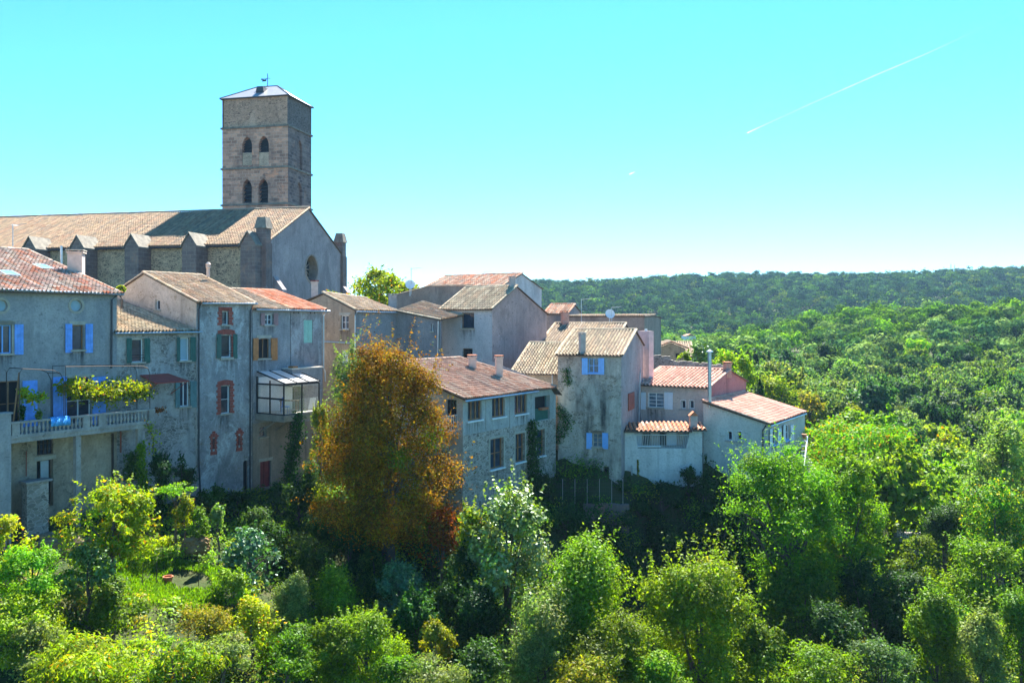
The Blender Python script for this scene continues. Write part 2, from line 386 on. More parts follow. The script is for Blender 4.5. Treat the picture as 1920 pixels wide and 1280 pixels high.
def build_ground():
    t = np.linspace(-1, 1, 261)
    xs = 12*np.sinh(t*5.8)/1.0; xs = xs*(2200/abs(xs).max())
    xs = np.sort(np.concatenate([xs, np.arange(-45, 60, 1.1)]))
    ys = np.concatenate([np.linspace(-80, 20, 12), np.arange(21, 82, .9), np.geomspace(83, 2600, 110)])
    X, Yy = np.meshgrid(xs, ys)
    z = H(X.ravel(), Yy.ravel()).reshape(X.shape)
    nearw = np.clip((Yy-20)/10, 0, 1)
    z = z+nearw*(.22*np.sin(X*1.9+Yy*.7)*np.sin(Yy*1.6-X*.6)+.12*np.sin(X*4.1)*np.sin(Yy*3.7))
    nx, ny = len(xs), len(ys)
    v = np.stack([X.ravel(), Yy.ravel(), z.ravel()], 1)
    idx = np.arange(nx*ny).reshape(ny, nx)
    f = np.stack([idx[:-1, :-1], idx[:-1, 1:], idx[1:, 1:], idx[1:, :-1]], -1).reshape(-1, 4)
    me = bpy.data.meshes.new('ground'); me.from_pydata(v.tolist(), [], f.tolist())
    me.polygons.foreach_set('use_smooth', [True]*len(me.polygons)); me.update()
    m, nt, out = newmat('ground_soil_grass'); k = N(nt)
    tc = k.n('ShaderNodeTexCoord').outputs['Object']
    a = k.noise(tc, .35, 8, .7, .6); b = k.noise(tc, 3.0, 7, .7)
    col = k.mix(k.ramp(a, .4, .6), (.035, .06, .018), (.07, .07, .03))
    col = k.mix(k.math('MULTIPLY', k.ramp(b, .45, .7), .7), col, (.05, .07, .02))
    bs = k.n('ShaderNodeBsdfPrincipled', _Roughness=.95); bs.inputs['Specular IOR Level'].default_value = .1
    bp = k.n('ShaderNodeBump', _Strength=.8, _Distance=.15); k.l(b, bp.inputs['Height']); k.l(bp.outputs[0], bs.inputs['Normal'])
    k.l(col, bs.inputs['Base Color']); k.l(bs.outputs[0], out.inputs[0])
    me.materials.append(m)
    o = bpy.data.objects.new('ground', me); COL.objects.link(o)
    tag(o, 'sloping valley ground under the village, gardens and woods', 'ground', kind='structure')
build_ground()

# ------------------------------------------------------------------ facades, walls, roofs
class Fac:
    def __init__(s, p0, d, flip=False):
        s.p0 = Vector((p0[0], p0[1])); s.d = Vector((d[0], d[1])).normalized()
        n = Vector((s.d.y, -s.d.x))
        if n.dot(-s.p0) < 0: n = -n
        s.n = n
    def s(s_, px):
        k = (px-CX)/F
        return (k*s_.p0.y-s_.p0.x)/(s_.d.x-k*s_.d.y)
    def z(s_, px, py):
        t = s_.s(px); return (HY-py)/F*(s_.p0.y+t*s_.d.y)
    def sz(s_, px, py): return s_.s(px), s_.z(px, py)
    def pt(s_, s, z, off=0):
        q = s_.p0+s_.d*s+s_.n*off
        return Vector((q.x, q.y, z))
    def box(s_, mb, s0, s1, z0, z1, o0, o1, m=0, col=(1, 1, 1)):
        b = [s_.pt(s0, z0, o0), s_.pt(s1, z0, o0), s_.pt(s1, z0, o1), s_.pt(s0, z0, o1)]
        t = [s_.pt(s0, z1, o0), s_.pt(s1, z1, o0), s_.pt(s1, z1, o1), s_.pt(s0, z1, o1)]
        mb.hexa(b, t, m, col)

def loop(s0, s1, z0, z1, arch=None):
    if arch is None: return [(s0, z0), (s1, z0), (s1, z1), (s0, z1)]
    w = s1-s0; c = (s0+s1)/2; pts = [(s0, z0), (s1, z0)]
    if arch == 'circle':
        zc = (z0+z1)/2; rz = (z1-z0)/2
        return [(c+w/2*math.cos(a), zc+rz*math.sin(a)) for a in [2*math.pi*i/20 for i in range(20)]]
    if arch == 'round':
        zs = z1-abs(w)/2
        pts += [(c+w/2*math.cos(a), zs+abs(w)/2*math.sin(a)) for a in [math.pi*i/8 for i in range(9)]]
    elif arch == 'seg':
        r = .14*abs(w)
        pts += [(c+w/2*math.cos(a), z1-r+r*math.sin(a)) for a in [math.pi*i/6 for i in range(7)]]
    elif arch == 'point':
        zs = z1-abs(w)*.75
        pts += [(s1, zs), (s1-w*.08, zs+abs(w)*.3), (s1-w*.25, zs+abs(w)*.56), (c, z1), (s0+w*.25, zs+abs(w)*.56), (s0+w*.08, zs+abs(w)*.3), (s0, zs)]
    return pts

def wallface(mb, fac, outline, holes=(), depth=.22, m=0, mr=None, off=0, back=False):
    polys = [[Vector((a, b, 0)) for a, b in outline]]+[[Vector((a, b, 0)) for a, b in h] for h in holes]
    flat = [p for q in polys for p in q]
    for tri in tessellate_polygon(polys):
        pts = [flat[i] for i in tri]
        mb.face([fac.pt(p.x, p.y, off) for p in pts], m, [(p.x, p.y) for p in pts])
    for h in holes:
        for i in range(len(h)):
            a, b = h[i], h[(i+1) % len(h)]
            mb.face([fac.pt(*a, off), fac.pt(*b, off), fac.pt(*b, off-depth), fac.pt(*a, off-depth)], m if mr is None else mr,
                    [(a[0], a[1]), (b[0], b[1]), (b[0]+.2, b[1]), (a[0]+.2, a[1])])

PAL = {
 'mixed': [(.46, .27, .17), (.40, .21, .13), (.52, .36, .25), (.36, .16, .09), (.48, .32, .23), (.30, .22, .17), (.55, .20, .10)],
 'redmix': [(.46, .29, .22), (.48, .20, .11), (.52, .39, .30), (.42, .26, .19), (.50, .25, .15), (.33, .25, .20), (.50, .36, .28), (.56, .47, .38), (.30, .24, .19), (.44, .34, .25)],
 'tan': [(.46, .34, .22), (.40, .29, .19), (.50, .39, .27), (.43, .28, .175), (.34, .26, .18), (.48, .34, .20)],
 'cream': [(.46, .37, .24), (.40, .31, .20), (.52, .43, .29), (.36, .28, .19), (.46, .33, .21), (.31, .25, .17)],
  'church': [(.34, .22, .13), (.28, .19, .115), (.37, .25, .15), (.33, .19, .11), (.25, .18, .12), (.35, .235, .13)],
 'orange': [(.56, .22, .11), (.50, .19, .09), (.60, .30, .17), (.54, .26, .15), (.58, .36, .24)],
 'brown': [(.38, .24, .17), (.30, .18, .125), (.39, .24, .165), (.31, .165, .105), (.40, .30, .22), (.25, .155, .115)],
 'pink': [(.62, .35, .25), (.58, .31, .22), (.64, .39, .29), (.56, .29, .21)],
 'old': [(.38, .30, .21), (.33, .26, .18), (.43, .32, .22), (.42, .27, .17), (.29, .23, .17)],
}
TP = [(0, -.05), (.17, -.02), (.27, .055), (.5, .10), (.73, .055), (.83, -.02), (1, -.05)]
def tiles(mb, A, B, C, D, pal, w=.215, row=.36, m=0, clip=(), jit=1.0, lift=.028, edge=0):
    """canal tiles over the quad A-B (eave) C-D (top)"""
    A, B, C, D = map(Vector, (A, B, C, D))
    nrm = (B-A).cross(D-A).normalized()
    if nrm.z < 0: nrm = -nrm
    nc = max(3, int(round(max((B-A).length, (C-D).length)/w))); nr = max(2, int(round((D-A).length/row)))
    pl = PAL[pal]
    ph = random.uniform(0, 6); ln = (B-A).length
    def q(s, t): return (A*(1-s)+B*s)*(1-t)+(D*(1-s)+C*s)*t+nrm*(.035+.03*math.sin(s*ln*.9+ph)*math.sin(t*3+ph))
    for i in range(nc):
        cj = random.uniform(-.02, .02)*jit; colf = random.uniform(.88, 1.12)
        for j in range(nr):
            ctr = q((i+.5)/nc, (j+.5)/nr)
            ok = True
            for (p, r) in clip:
                if (r.x-p.x)*(ctr.y-p.y)-(r.y-p.y)*(ctr.x-p.x) < 0: ok = False; break
            if not ok: continue
            base = random.choice(pl) if j == 0 or random.random() > .5 else base
            c = base; f = colf*random.uniform(.82, 1.2)*1.08; c = tuple(min(.85, x*f) for x in c)
            c2 = random.choice(pl); f2 = random.uniform(.22, .5); c2 = tuple(x*f2 for x in c2)
            h = random.uniform(-.008, .012)*jit; sj = (cj+random.uniform(-.03, .03)*jit)/nc
            t0 = (j-.12+random.uniform(-.05, .05)*jit)/nr if j else -.04/nr*random.uniform(0, 3)
            t1 = (j+1)/nr
            lo = []; up = []
            for x, y in TP:
                lo.append(q((i+x)/nc+sj, t0)+nrm*(y+lift+h)); up.append(q((i+.5+(x-.5)*.9)/nc+sj, t1)+nrm*(y*.9+h))
            for a in range(6):
                mb.face([lo[a], lo[a+1], up[a+1], up[a]], m, None, c if 1 <= a <= 4 else c2)
def ridge(mb, A, B, pal, r=.12, m=0, seg=.4):
    A, B = Vector(A), Vector(B); n = max(1, int((B-A).length/seg)); d = (B-A).normalized()
    sd = d.cross(Vector((0, 0, 1))).normalized(); up = sd.cross(d)
    for i in range(n):
        c = random.choice(PAL[pal]); f = random.uniform(.8, 1.15); c = tuple(x*f for x in c)
        a = A+(B-A)*(i/n); b = A+(B-A)*((i+1.08)/n)
        r0 = r*random.uniform(.95, 1.1); r1 = r*.88
        ra = [a+sd*(r0*math.cos(x))+up*(r0*math.sin(x)) for x in [math.pi*k/5 for k in range(6)]]
        rb = [b+sd*(r1*math.cos(x))+up*(r1*math.sin(x)) for x in [math.pi*k/5 for k in range(6)]]
        for k in range(5): mb.face([ra[k], ra[k+1], rb[k+1], rb[k]], m, None, c)
def slab(mb, poly, th=.07, m=1, top=.02):
    poly = [Vector(p) for p in poly]
    mb.prism([p+Vector((0, 0, top-th)) for p in poly], (0, 0, th), m)

def stain_mat():
    m, nt, out = newmat('sill_drip_stain'); k = N(nt)
    t = k.n('ShaderNodeTexCoord'); uv = t.outputs['UV']; ob = t.outputs['Object']
    sp = k.n('ShaderNodeSeparateXYZ'); k.l(uv, sp.inputs[0])
    n = k.noise(k.scale(ob, (5, 5, .35)), 1.0, 5, .7); n2 = k.noise(ob, 2.2, 5, .7)
    a = k.math('MULTIPLY', k.ramp(n, .42, .66), k.ramp(k.math('ADD', sp.outputs[1], k.math('MULTIPLY', n2, .6)), .35, 1.35))
    ed = k.math('MULTIPLY', k.ramp(sp.outputs[0], 0, .18), k.ramp(sp.outputs[0], 1, .82))
    a = k.math('MULTIPLY', k.math('MULTIPLY', a, ed), .8)
    d = k.n('ShaderNodeBsdfDiffuse'); d.inputs[0].default_value = (.05, .055, .055, 1); tr = k.n('ShaderNodeBsdfTransparent'); mx = k.n('ShaderNodeMixShader')
    k.l(a, mx.inputs[0]); k.l(tr.outputs[0], mx.inputs[1]); k.l(d.outputs[0], mx.inputs[2]); k.l(mx.outputs[0], out.inputs[0]); return m
M['stain'] = stain_mat()
class House:
    def __init__(s, name, label, fac, base_px, zb, cat='house', group=None):
        s.fac = fac; s.zb = zb
        b = fac.pt(fac.s(base_px), zb)
        s.root = empty(name, b, label, cat, group)
        s.holes = []
    def sz(s, px, py): return s.fac.sz(px, py)
    def win(s, x0, y0, x1, y1, frame='white', pane='glass', mull=(1, 0), sh=(), shm='blue', shy=None, arch=None, sill='stone_trim', surround=None, sw=.12,
            depth=.22, fac=None, holes=None, fw=.055, name='window', lintel=None, bars=None, shl=None, sillw=.08, rail=False):
        fac = fac or s.fac; holes = s.holes if holes is None else holes
        xm = (x0+x1)/2
        s0, s1 = sorted((fac.s(x0), fac.s(x1))); z1 = fac.z(xm, y0); z0 = fac.z(xm, y1)
        lp = loop(s0, s1, z0, z1, arch); holes.append(lp)
        mb = MB(); o0, o1 = -depth*.85, -depth*.55
        if arch == 'circle':
            lp2 = loop(s0+fw, s1-fw, z0+fw, z1-fw, 'circle')
            for i in range(20):
                j = (i+1) % 20
                mb.face([fac.pt(*lp[i], o1), fac.pt(*lp[j], o1), fac.pt(*lp2[j], o1), fac.pt(*lp2[i], o1)])
                mb.face([fac.pt(*lp2[i], o1), fac.pt(*lp2[j], o1), fac.pt(*lp2[j], o0), fac.pt(*lp2[i], o0)])
        else:
            fac.box(mb, s0, s0+fw, z0, z1, o0, o1); fac.box(mb, s1-fw, s1, z0, z1, o0, o1)
            fac.box(mb, s0+fw, s1-fw, z0, z0+fw, o0, o1); fac.box(mb, s0+fw, s1-fw, z1-fw, z1, o0, o1)
            for i in range(mull[0]):
                c = s0+(s1-s0)*(i+1)/(mull[0]+1); fac.box(mb, c-fw*.5, c+fw*.5, z0+fw, z1-fw, o0, o1+.012)
            for i in range(mull[1]):
                c = z0+(z1-z0)*(i+1)/(mull[1]+1); fac.box(mb, s0+fw, s1-fw, c-fw*.32, c+fw*.32, o0, o1-.012)
        w = mb.build(name, M[frame], s.root)
        mb = MB()
        pl = [fac.pt(a, b, -depth*.75) for a, b in lp]
        mb.face(pl, 0, [(a, b) for a, b in lp]); mb.build('pane', M[pane], w)
        if sill:
            mb = MB(); fac.box(mb, s0-.1, s1+.1, z0-sillw, z0+.012, -.1, .11); mb.build('sill', M[sill], w)
            if (z1-z0) > .7 and random.random() < .85:
                mb = MB(); L0 = random.uniform(.7, 1.5)
                mb.face([fac.pt(s0-.2, z0-sillw-.01, .004), fac.pt(s1+.2, z0-sillw-.01, .004), fac.pt(s1+.2, z0-sillw-L0, .004), fac.pt(s0-.2, z0-sillw-L0, .004)], 0, [(0, 1), (1, 1), (1, 0), (0, 0)]); mb.build('drip_stain', M['stain'], w)
        if lintel:
            mb = MB(); fac.box(mb, s0-.14, s1+.14, z1+.002, z1+.2, -.02, .03); mb.build('lintel', M[lintel], w)
        if surround == 'brick':
            mb = MB(); z = z0-.02; i = 0
            while z < z1+.16:
                a = .24 if i % 2 else .33; zz = min(z+.17, z1+.2)
                if z < z1-.02:
                    fac.box(mb, s0-a, s0, z, zz-.012, -.1, .022); fac.box(mb, s1, s1+a, z, zz-.012, -.1, .022)
                z = zz+.0; i += 1
            nb = max(4, int((s1-s0+.5)/.1))
            for i in range(nb):
                a = s0-.25+(s1-s0+.5)*i/nb; b = s0-.25+(s1-s0+.5)*(i+.88)/nb
                hump = .10*math.sin(math.pi*(i+.5)/nb) if arch else 0
                fac.box(mb, a, b, z1+.004, z1+.24+hump, -.05, .026)
            mb.build('surround', M['brick'], w)
        elif surround == 'ring':
            mb = MB(); lpo = loop(s0-sw, s1+sw, z0-sw, z1+sw, 'circle')
            for i in range(20):
                j = (i+1) % 20
                mb.face([fac.pt(*lpo[i], .03), fac.pt(*lpo[j], .03), fac.pt(*lp[j], .03), fac.pt(*lp[i], .03)])
                mb.face([fac.pt(*lpo[i], .0), fac.pt(*lpo[j], .0), fac.pt(*lpo[j], .03), fac.pt(*lpo[i], .03)])
            mb.build('surround', M['stone_trim'], w)
        elif surround:
            mb = MB()
            fac.box(mb, s0-sw, s0, z0, z1, -.05, .025); fac.box(mb, s1, s1+sw, z0, z1, -.05, .025)
            fac.box(mb, s0-sw, s1+sw, z1+.002, z1+sw*1.2, -.05, .03); mb.build('surround', M[surround], w)
        if bars:
            mb = MB()
            nb = max(3, int((s1-s0)/.14))
            for i in range(1, nb):
                c = s0+(s1-s0)*i/nb; mb.tube([fac.pt(c, z0, -.04), fac.pt(c, z1, -.04)], .012, 4)
            for i in range(1, 4):
                c = z0+(z1-z0)*i/4; mb.tube([fac.pt(s0, c, -.04), fac.pt(s1, c, -.04)], .012, 4)
            mb.build('grille', M[bars], w)
        if rail:
            mb = MB()
            for zz in (z0+.25, z0+.4): mb.tube([fac.pt(s0-.05, zz, .03), fac.pt(s1+.05, zz, .03)], .014, 4)
            mb.build('guard_rail', M['iron'], w)
        for (a, b) in sh:
            sa, sb = sorted((fac.s(a), fac.s(b)))
            ya, yb = shy if shy else (y0-1, y1+1.5)
            zz1 = fac.z((a+b)/2, ya); zz0 = fac.z((a+b)/2, yb)
            s.shutter(fac, sa, sb, zz0, zz1, shm, w, (s0+s1)/2)
        return w
    def shutter(s, fac, sa, sb, z0, z1, mat, parent, c):
        mb = MB(); inner_hi = sb < c
        t0, t1 = (.05, .085)
        tilt = random.uniform(.0, .07)
        def bx(a, b, z0, z1, o0, o1):
            def oo(x, o):
                f = (sb-x)/(sb-sa) if inner_hi else (x-sa)/(sb-sa)
                return o+tilt*f
            b_ = [fac.pt(a, z0, oo(a, o0)), fac.pt(b, z0, oo(b, o0)), fac.pt(b, z0, oo(b, o1)), fac.pt(a, z0, oo(a, o1))]
            t_ = [fac.pt(a, z1, oo(a, o0)), fac.pt(b, z1, oo(b, o0)), fac.pt(b, z1, oo(b, o1)), fac.pt(a, z1, oo(a, o1))]
            mb.hexa(b_, t_)
        n = max(3, int((sb-sa)/.13))
        for i in range(n):
            a = sa+(sb-sa)*i/n; b = sa+(sb-sa)*(i+1)/n
            bx(a+.004, b-.004, z0, z1, t0, t1)
        h = z1-z0
        for f in (.14, .84): bx(sa+.01, sb-.01, z0+h*f-.05, z0+h*f+.05, t1, t1+.022)
        mb.build('shutter', M[mat], parent)
    def box(s, name, x0, y0, x1, y1, o0, o1, mat, fac=None, parent=None):
        fac = fac or s.fac; mb = MB(); xm = (x0+x1)/2
        s0, s1 = sorted((fac.s(x0), fac.s(x1)))
        fac.box(mb, s0, s1, fac.z(xm, y1), fac.z(xm, y0), o0, o1)
        return mb.build(name, M[mat], parent or s.root)
    def pipe(s, pts, mat='zinc', r=.05, name='downpipe', off=.09, fac=None):
        fac = fac or s.fac; mb = MB()
        mb.tube([fac.pt(*fac.sz(x, y), off) for x, y in pts], r, 6)
        return mb.build(name, M[mat], s.root)
    def gutter(s, x0, y0, x1, y1, mat='zinc', off=.3, r=.065):
        fac = s.fac; mb = MB()
        a = fac.pt(*fac.sz(x0, y0), off); b = fac.pt(*fac.sz(x1, y1), off)
        mb.tube([a, b], r, 8); return mb.build('gutter', M[mat], s.root)
    def shell(s, s0, s1, prof, mats, m_front=0, m_left=1, m_right=1, depth=.22, zsplit=None, lholes=(), rholes=()):
        """prof: (distance back, z) from the front eave to the back eave; zsplit: lower band of the front in the next material slot"""
        mb = MB(); fac = s.fac; zb = s.zb; ze = prof[0][1]
        if zsplit is None:
            wallface(mb, fac, [(s0, zb), (s1, zb), (s1, ze), (s0, ze)], s.holes, depth, m_front)
        else:
            zs, ms = zsplit
            up = [h for h in s.holes if min(q[1] for q in h) >= zs-.01]; lo = [h for h in s.holes if min(q[1] for q in h) < zs-.01]
            wallface(mb, fac, [(s0, zs), (s1, zs), (s1, ze), (s0, ze)], up, depth, m_front)
            wallface(mb, fac, [(s0, zb), (s1, zb), (s1, zs), (s0, zs)], lo, depth, ms)
        D = prof[-1][0]
        for (ss, m, hs) in ((s0, m_left, lholes), (s1, m_right, rholes)):
            f2 = Fac.__new__(Fac); q = fac.pt(ss, 0); f2.p0 = Vector((q.x, q.y)); f2.d = -fac.n; f2.n = -fac.d if ss == s0 else fac.d
            wallface(mb, f2, [(0, zb)]+list(prof)+[(D, zb)], hs, .2, m)
        mb.face([fac.pt(s0, zb, -D), fac.pt(s1, zb, -D), fac.pt(s1, prof[-1][1], -D), fac.pt(s0, prof[-1][1], -D)], m_left)
        s.wall = mb.build('wall', [M[x] for x in mats], s.root); return s.wall
    def gable_roof(s, s0, s1, prof, pal, tm='tile', ovf=.3, ovs=.12, lift=.06, ridge_on=True, back_tiles=False, w=.215, jit=1.0, verge=True, split=None):
        fac = s.fac; mb = MB()
        (d0, z0), (d1, z1) = prof[0], prof[1]
        sl = (z1-z0)/(d1-d0)
        A = fac.pt(s0-ovs, z0-ovf*sl+lift, ovf); B = fac.pt(s1+ovs, z0-ovf*sl+lift, ovf)
        C = fac.pt(s1+ovs, z1+lift, -d1); D = fac.pt(s0-ovs, z1+lift, -d1)
        slab(mb, [A, B, C, D])
        if split is None: tiles(mb, A, B, C, D, pal, m=0, w=w, jit=jit)
        if len(prof) > 2:
            d2, z2 = prof[2]; E = fac.pt(s1+ovs, z2+lift-.1, -d2-.25); G_ = fac.pt(s0-ovs, z2+lift-.1, -d2-.25)
            slab(mb, [D, C, E, G_])
            if back_tiles: tiles(mb, E, G_, D, C, pal, m=0, w=w)
        up = Vector((0, 0, .06))
        if ridge_on: ridge(mb, D+up, C+up, pal)
        if verge:
            ridge(mb, A+up, D+up, pal, .10); ridge(mb, B+up, C+up, pal, .10)
        s.roof = mb.build('roof', [M[tm], M['deck']], s.root)
        s.rp = (A, B, C, D)
        return s.roof
    def roof_hit(s, px, py):
        A, B, C, D = s.rp; n = (B-A).cross(D-A); r = Vector(((px-CX)/F, 1, (HY-py)/F))
        return r*(A.dot(n)/r.dot(n))
    def chimney(s, px0, px1, ytop, pyb, mat='chim', parent=None, Y=None, dep=None, cap='terracotta', pots=0, base=None):
        p = s.roof_hit((px0+px1)/2, pyb) if Y is None else P((px0+px1)/2, pyb, Y)
        w = (px1-px0)/F*p.y; zt = (HY-ytop)/F*p.y
        return chimney(p, w, dep or w, zt, mat, parent or s.roof, cap, pots)
def chimney(p, w, dep, zt, mat, parent, cap='terracotta', pots=0, ang=.25):
    mb = MB(); z0 = p.z-.5
    mb.cbox((p.x, p.y+dep*.4, (z0+zt-.12)/2), w*.42, dep*.42, (zt-.12-z0)/2, ang, 0)
    for f in mb.uv: pass
    mb.cbox((p.x, p.y+dep*.4, zt-.09), w*.5, dep*.5, .035, ang, 0)
    for sx in (-1, 1):
        for sy in (-1, 1):
            mb.cbox((p.x+sx*w*.3, p.y+dep*.4+sy*dep*.3, zt-.03), .05, .05, .05, ang, 0)
    mb.cbox((p.x, p.y+dep*.4, zt+.04), w*.52, dep*.52, .03, ang, 1)
    c = mb.build('chimney', [M[mat], M[cap]], parent); return c

# ------------------------------------------------------------------ the row of houses on the left
FR = Fac((-25.2, 42), U)          # line of the row
def rowfac(off): 
    q = FR.pt(0, 0, off); return Fac((q.x, q.y), U)

# --- house with blue shutters
f = rowfac(.12); h = House('house', 'grey house with bright blue shutters, round attic windows and a balustraded balcony', f, 110, -10.6)
for x in (3, 143): h.win(x-11, 562, x+11, 584, 'stone_trim', 'blind', arch='circle', surround='ring', sill=None, fw=.03, depth=.16)
h.win(-9, 609, 22, 663, 'blue2', 'glass', (1, 0), sh=[(-26, -10), (26, 42)], shm='blue', surround='stone_trim', sw=.18, lintel='stone_trim')
h.win(134.5, 609, 157, 656, 'wood', 'glass', (0, 0), sh=[(121, 134), (159, 172)], shm='blue', shy=(607, 661), lintel='stone_trim')
h.win(-4, 714, 38, 800, 'wood', 'dark', (1, 1), sh=[(41, 68)], shm='blue', shy=(713, 799), sill=None)
h.win(125, 706, 171, 796, 'white', 'glass', (1, 1), sh=[(97, 124), (172, 197)], shm='blue', shy=(706, 796), sill=None, surround='stone_trim', sw=.1)
h.win(69, 862, 100, 950, 'oldwood', 'dark', (0, 0), sill=None, name='door', lintel='stone_trim', depth=.3)
h.win(69, 822, 100, 852, 'iron', 'glass', (3, 2), sill=None, depth=.3, fw=.04)
sE = f.s(219); ze = f.z(200, 551)
prof = [(0, ze), (9.6, f.z(200, 551)+2.75), (14, ze+1.4)]
h.shell(-7, sE, prof, ['h1', 'h1', 'h1low'], zsplit=(-5.75, 2))
h.gable_roof(-7, sE, prof, 'redmix', 'tile', ovf=.35)
h.gutter(-60, 541, 226, 552.5)
h.pipe([(218, 553), (208, 562), (207, 690)], 'darkpipe')
mb = MB()      # door leaf, half open
f.box(mb, f.s(79), f.s(94), f.z(85, 947), f.z(85, 864), -.2, -.15); mb.build('door_leaf', plain('door_grey_blue', (.36, .42, .45), .6), h.root)
h.chimney(122, 152, 470, 512, 'chim', dep=.9, cap='stone_trim')
p = h.roof_hit(115, 492); mb = MB(); mb.tube([p-Vector((0, 0, .3)), p+Vector((0, 0, 1.0))], .07, 8); mb.build('flue', M['zinc'], h.roof)
for (x0, y0, x1, y1) in ((4, 511, 30, 521), (69, 499, 92, 508.5)):
    a = h.roof_hit((x0+x1)/2, (y0+y1)/2); A, B, C, D = h.rp; uu = (B-A).normalized(); vv = (D-A).normalized(); nn = uu.cross(vv)
    mb = MB(); mb.box(a-uu*.38-vv*.5+nn*.04, uu*.76, vv*1.0, nn*.12)
    k = mb.build('skylight', M['zinc'], h.roof); mb = MB(); q = a-uu*.32-vv*.43+nn*.165
    mb.face([q, q+uu*.64, q+uu*.64+vv*.86, q+vv*.86]); mb.build('pane', glassmat('skylight_glass', (.12, .3, .5), .05), k)
# balcony
fb = Fac(tuple(FR.pt(0, 0, 1.75).xy), U); zt = -4.86
sa, sb = fb.s(19), fb.s(289)
mb = MB(); fb.box(mb, sa-7, sb, zt-1.02, zt-.8, -1.75, .06); fb.box(mb, sa-7, sb, zt-.80, zt-.74, -1.75, .12)
bal = mb.build('balcony', M['concrete'], h.root)
mb = MB(); fb.box(mb, sa-7, sb, zt-.1, zt, -.12, .12); fb.box(mb, sa-7, sb, zt-.74, zt-.64, -.1, .1); mb.build('rail', M['concrete'], bal)
pan = [sa+.05, sa+3.55, sa+4.4, sb-.35]
for q in pan:
    mb = MB(); fb.box(mb, q, q+.36, zt-.64, zt-.1, -.09, .09); mb.build('panel', M['concrete'], bal)
bprof = [(.05, 0), (.06, .04), (.035, .07), (.075, .2), (.07, .28), (.032, .4), (.055, .46), (.055, .54)]
s_ = sa+.55
while s_ < sb-.45:
    if not any(q-.1 < s_ < q+.45 for q in pan):
        mb = MB(); mb.lathe(fb.pt(s_, zt-.64, 0), bprof, 8); mb.build('baluster', M['concrete'], bal, True)
    s_ += .205
for x in (148, 264):
    s_ = fb.s(x); mb = MB(); fb.box(mb, s_-.13, s_+.13, -11.2, zt-1.02, -.3, -.04); mb.build('column', M['concrete'], bal)
mb = MB(); fb.box(mb, sa-7, sa-.02, -11.2, zt+.4, -.35, .14); fb.box(mb, sa-7, sa+.06, zt+.4, zt+.48, -.4, .2); mb.build('pier', M['h1'], bal)
for (x, y0, y1, r, mt) in ((209, 812, 905, .06, 'iron'), (224, 808, 848, .045, 'rust'), (47, 845, 892, .025, 'rust')):
    h.pipe([(x, y0), (x, y1)], mt, r, 'pipe', .12)
# low rubble stub beside the pier
mb = MB(); q0 = f.pt(f.s(24), 0, 1.35)
ff = Fac((q0.x, q0.y), U)
ff.box(mb, 0, 1.05, -11.4, -8.0, -.5, 0); mb.box(ff.pt(-.1, -8.0, -.6), Vector((U.x, U.y, 0))*1.3, Vector((V.x, V.y, 0))*.7, (0, 0, .1), 1)
o = mb.build('stone_stub', [M['h7low'], M['concrete']], None); o.name = 'stone_post'; tag(o, 'short rubble stone post with a flat cap beside the basement door', 'stone post')

# --- low house with teal shutters
f = rowfac(.0); h = House('house', 'low rubble house with dark teal shutters between blue shuttered and brick trimmed houses', f, 290, -11.2)
h.win(247, 635, 269, 679, 'white', 'glass', (0, 0), sh=[(236, 246), (269.5, 279)], shm='green', rail=True)
h.win(337, 633, 355, 676, 'white', 'blind', (0, 0), sh=[(330, 336.5), (355.5, 365)], shm='green', surround='stone_trim', sw=.1)
h.win(336.5, 715, 355, 762, 'white', 'glass', (1, 0), sh=[(327, 336), (355.5, 366)], shm='greygreen')
s0 = f.s(209)+.05; s1 = f.s(368)-.02; ze = f.z(300, 622)
prof = [(0, ze), (9.5, ze+2.25), (10, ze+2.2)]
h.shell(s0, s1, prof, ['h2', 'h2'])
h.gable_roof(s0, s1, prof, 'cream', 'tile_old', ridge_on=False, ovs=0, verge=False)
h.gutter(210, 625, 373, 622.5, 'zinc')
# awning over the terrace
mb = MB(); a, b = f.s(262), f.s(322)
q = [f.pt(a, -3.15, .02), f.pt(b-.25, -3.15, .02), f.pt(b+.1, -3.55, 1.5), f.pt(a, -3.55, 1.5)]
mb.prism(q, (0, 0, .05)); 
for x in (a+.1, b): mb.tube([f.pt(x, -3.56, 1.42), f.pt(x-.1, -4.3, .05)], .02, 4)
aw = mb.build('awning', M['awning'], None); tag(aw, 'small dark red sheet awning on the low rubble house above the terrace', 'awning')

